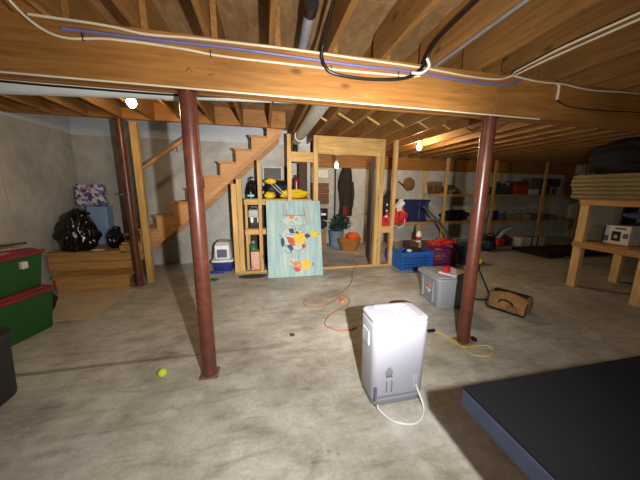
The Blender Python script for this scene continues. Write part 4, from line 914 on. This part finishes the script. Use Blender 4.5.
Mc = Matrix.Translation((3.09, 2.68, 0)) @ Matrix.Rotation(R(24), 4, 'Z') @ Matrix.Diagonal((1, .82, 1, 1))
CANV = plain('canvas_tan', (166, 126, 78), .85, .22, 12, .2); TRIM = plain('trim_black', (26, 24, 26), .6)
cb = MB().rbox((-.14, -.27, .004), (.14, .27, .24), .06, .04)
bmesh.ops.subdivide_edges(cb.bm, edges=[e for e in cb.bm.edges if e.calc_length() > .06], cuts=5, use_grid_fill=True)
for v in cb.bm.verts:
    k = v.co.z / .24; v.co.x *= 1 - .35 * k ** 1.5; v.co += Vector((.03, .012, .02 * k)) * noise.noise(v.co * 9) + Vector((0, 0, -.03 * k * abs(v.co.y) / .27))
cb.xform(Mc).build('body', CANV, cv, True)
MB().box((-.045, -.23, .218), (.045, .23, .246), .01).xform(Mc).build('zip_flap', TRIM, cv)
MB().bar((-.146, -.26, .015), (-.146, .26, .015), .012, .022).xform(Mc).build('piping', TRIM, cv)
for k in (-1, 1): MB().tube(smoothpath([(-.09, .26 * k, .17), (-.14, .272 * k, .10), (-.14, .265 * k, .02)]), .009).xform(Mc).build('piping', TRIM, cv, True)
MB().tube(smoothpath([(-.125, .10, .11), (-.16, .06, .155), (-.165, 0, .17), (-.16, -.06, .155), (-.125, -.10, .11)]), .011).xform(Mc).build('carry_handle', TRIM, cv, True)
MB().tube(smoothpath([(.0, -.2, .225), (.12, -.23, .2), (.16, -.24, .08), (.15, -.2, .02)]), .012).xform(Mc).build('shoulder_strap', TRIM, cv, True)
MB().rbox((-.162, -.16, .03), (-.13, -.03, .1), .01, .006).xform(Mc).build('pocket', plain('canvas_rust', (150, 104, 66), .85), cv, True)

# ------------------------------------------------------------------ small things on the floor
tag(MB().lathe((1.74, 3.06, .001), [(.15, 0), (.165, .006), (.165, .03), (.14, .036)], 28, 1, .8).build('round_lid', plain('lid_maroon', (66, 28, 28), .5), None, True), 'dark maroon round lid on floor behind the dehumidifier', 'lid')
tb_ = thing('tennis_ball', (-.845, 2.19, 0), 'yellow-green tennis ball on the concrete floor', 'ball')
MB().lump((-.845, 2.19, .0345), (.034, .034, .034), 1, 0, 1, 4).build('felt', plain('tennis_felt', (204, 222, 60), .9, .06, 60), tb_, True)
MB().tube([(-.845 + .0335 * math.cos(a) * (1 + 0), 2.19 + .0335 * math.sin(a) * math.cos(.5 * math.sin(2 * a)), .0345 + .0335 * math.sin(a) * math.sin(.5 * math.sin(2 * a))) for a in [6.283 * k / 24 for k in range(25)]], .0018, 5, False).build('seam', plain('seam_pale', (222, 226, 180), .8), tb_)
OR = plain('cord_orange', (170, 96, 56), .5)
ec = thing('extension_cord', (.9, 3.2, 0), 'orange extension cord looping from doorway across the floor', 'cord')
MB().tube(smoothpath([(1.9, 5.5, .007), (1.86, 5.2, .007), (1.82, 5.03, .048), (1.78, 4.93, .048), (1.70, 4.85, .01), (1.53, 4.48, .007), (1.42, 4.15, .007), (1.19, 3.78, .007), (.88, 3.52, .007), (.66, 3.54, .007), (.50, 3.44, .007), (.52, 3.28, .007), (.70, 3.23, .007), (.90, 3.38, .007), (1.03, 3.5, .018), (1.13, 3.42, .007), (1.06, 3.23, .007), (.88, 3.10, .007), (.72, 2.95, .007), (.64, 2.76, .007), (.72, 2.62, .007), (.85, 2.58, .007), (.97, 2.62, .007)]), .0062, 8).build('cord', OR, ec, True)
MB().rbox((.985, 3.30, .001), (1.035, 3.42, .035), .012, .006).build('socket', plain('socket_orange', (206, 122, 84), .5), ec, True)
yc = thing('yellow_cord', (1.95, 2.0, 0), 'thin yellow cord coiled at the foot of right column', 'cord')
MB().tube(smoothpath([(1.77, 2.38, .006), (1.83, 2.28, .006), (1.86, 2.18, .006), (1.86, 2.04, .006), (1.87, 1.92, .006), (1.95, 1.87, .006), (2.06, 1.88, .006), (2.14, 1.96, .006), (2.11, 2.02, .006), (2.0, 2.03, .006), (1.88, 2.02, .018), (1.84, 2.1, .006), (1.82, 2.2, .006)]), .0055, 8).build('cord', plain('cord_yellow', (214, 184, 74), .5), yc, True)
MB().rbox((1.70, 2.36, .001), (1.79, 2.40, .025), .01, .005).build('plug', TRIM, yc, True)
MB().rbox((2.05, 2.10, .001), (2.09, 2.16, .035), .01, .005).build('connector', TRIM, yc, True)
tag(MB().box((.225, 2.59, .0005), (.275, 2.65, .004), .001).build('floor_plate', plain('plate_dark', (84, 76, 68), .6)), 'tiny dark square plate on the bare floor', 'plate')

# ------------------------------------------------------------------ wooden rack on the right with stacked mats
rk = thing('wooden_rack', (5.35, 2.6, 0), 'rough wooden rack of square legs at the right edge', 'rack')
for y in (3.24, 2.43, 1.2):
    for x in (4.95, 5.9):
        MB().box((x - .045, y - .06, 0), (x + .045, y + .06, 1.41), .004).build('leg', W_RACKZ, rk)
for x in (4.93, 5.92):
    MB().box((x - .03, 1.1, 1.325 if x > 5 else 1.33), (x + .03 - .08 * (x < 5) * 0, 3.19, 1.409), .004).build('top_rail', W_RACKY, rk) if x > 5 else MB().box((4.868, 1.1, 1.33), (4.903, 3.3, 1.409), .004).build('top_rail', W_RACKY, rk)
    MB().box((4.868, 1.1, .66), (4.903, 3.3, .75), .004).build('shelf_rail', W_RACKY, rk) if x < 5 else MB().box((5.947, 1.1, .66), (5.982, 3.3, .75), .004).build('shelf_rail', W_RACKY, rk)
for k in range(7):
    y0 = 1.12 + .295 * k
    if abs(y0 + .14 - 2.43) < .2 or True: MB().box((4.905, y0, .751), (5.945, y0 + .28, .768), .002).build('shelf_plank', W_SHELF, rk)
MB().box((4.86, 1.1, 1.411), (6.0, 3.36, 1.428), .002).build('top_board', W_SHELF, rk)
MATM = ribbed('mat_ribs', (116, 104, 70), (170, 156, 112), 26, 'Y')
z = 1.429
for k in range(6):
    dx, dy = random.uniform(-.02, .02), random.uniform(-.03, .03)
    t = tag(MB().rbox((4.82 + dx, 1.05 + dy, z), (5.95 + dx, 3.44 + dy, z + .058), .03, .02).build('ribbed_mat', MATM, None, True), ['lowest', 'second lowest', 'third lowest', 'third highest', 'second highest', 'highest'][k] + ' ribbed tan mat in the stack on the wooden rack', 'mat', 'mats on the rack')
    z += .0595
tag(MB().lump((5.5, 2.99, z + .25), (.52, .66, .31), 3, .22, 1.8, 4, z + .001, sharp=True).build('black_duffel', plain('duffel_black', (12, 12, 14), .8), None, True), 'huge black duffel heaped on the stacked mats', 'duffel')
cb_ = thing('appliance_carton', (5.2, 2.88, .769), 'white appliance carton with printed picture on rack shelf', 'carton')
Mk = Matrix.Translation((5.18, 2.88, .769)) @ Matrix.Rotation(R(-4), 4, 'Z')
MB().box((-.1, -.165, 0), (.14, .165, .275), .004).xform(Mk).build('box', plain('carton_white', (214, 208, 196), .6), cb_)
for lo, hi, mm in [((-.103, -.06, .05), (-.098, .05, .19), 'black_gloss'), ((-.103, -.15, .1), (-.098, -.09, .17), 'gauge_grey'), ((-.103, -.11, .225), (-.098, .02, .25), 'mark_dark'), ((-.103, .085, .04), (-.098, .15, .12), 'gauge_grey'), ((-.103, .14, .01), (-.098, .164, .265), 'navy_plastic'), ((-.104, -.025, .09), (-.099, .02, .14), 'case_grey')]:
    MB().box(lo, hi).xform(Mk).build('printed_picture', MATS[mm], cb_)
tag(MB().rbox((5.52, 3.09, .769), (5.84, 3.13, 1.3), .02, .01).build('shade_backing', plain('shade_backing_black', (16, 16, 18), .8)), 'added black backing that darkens the back of rack shelf', 'board')  # black sheet put in so the space behind the rack stays dark
tag(MB().rbox((5.0, 1.8, .769), (5.5, 2.4, 1.1), .03, .02).build('black_suitcase', plain('suitcase_black', (18, 18, 20), .5), None, True), 'black suitcase on rack shelf right of the appliance carton', 'suitcase')
tag(MB().lump((5.62, 2.76, .94), (.24, .28, .17), 6, .25, 2, 4, .769, sharp=True).build('dark_blanket', plain('blanket_navy', (26, 28, 44), .85), None, True), 'dark navy blanket on the rack shelf behind the carton', 'blanket')
tag(MB().lump((5.5, 2.86, 1.19), (.2, .2, .06), 6, .3, 2, 3).build('blue_pouch', plain('pouch_blue', (96, 116, 160), .4), None, True), 'pale blue pouch on the navy blanket under rack top', 'pouch')
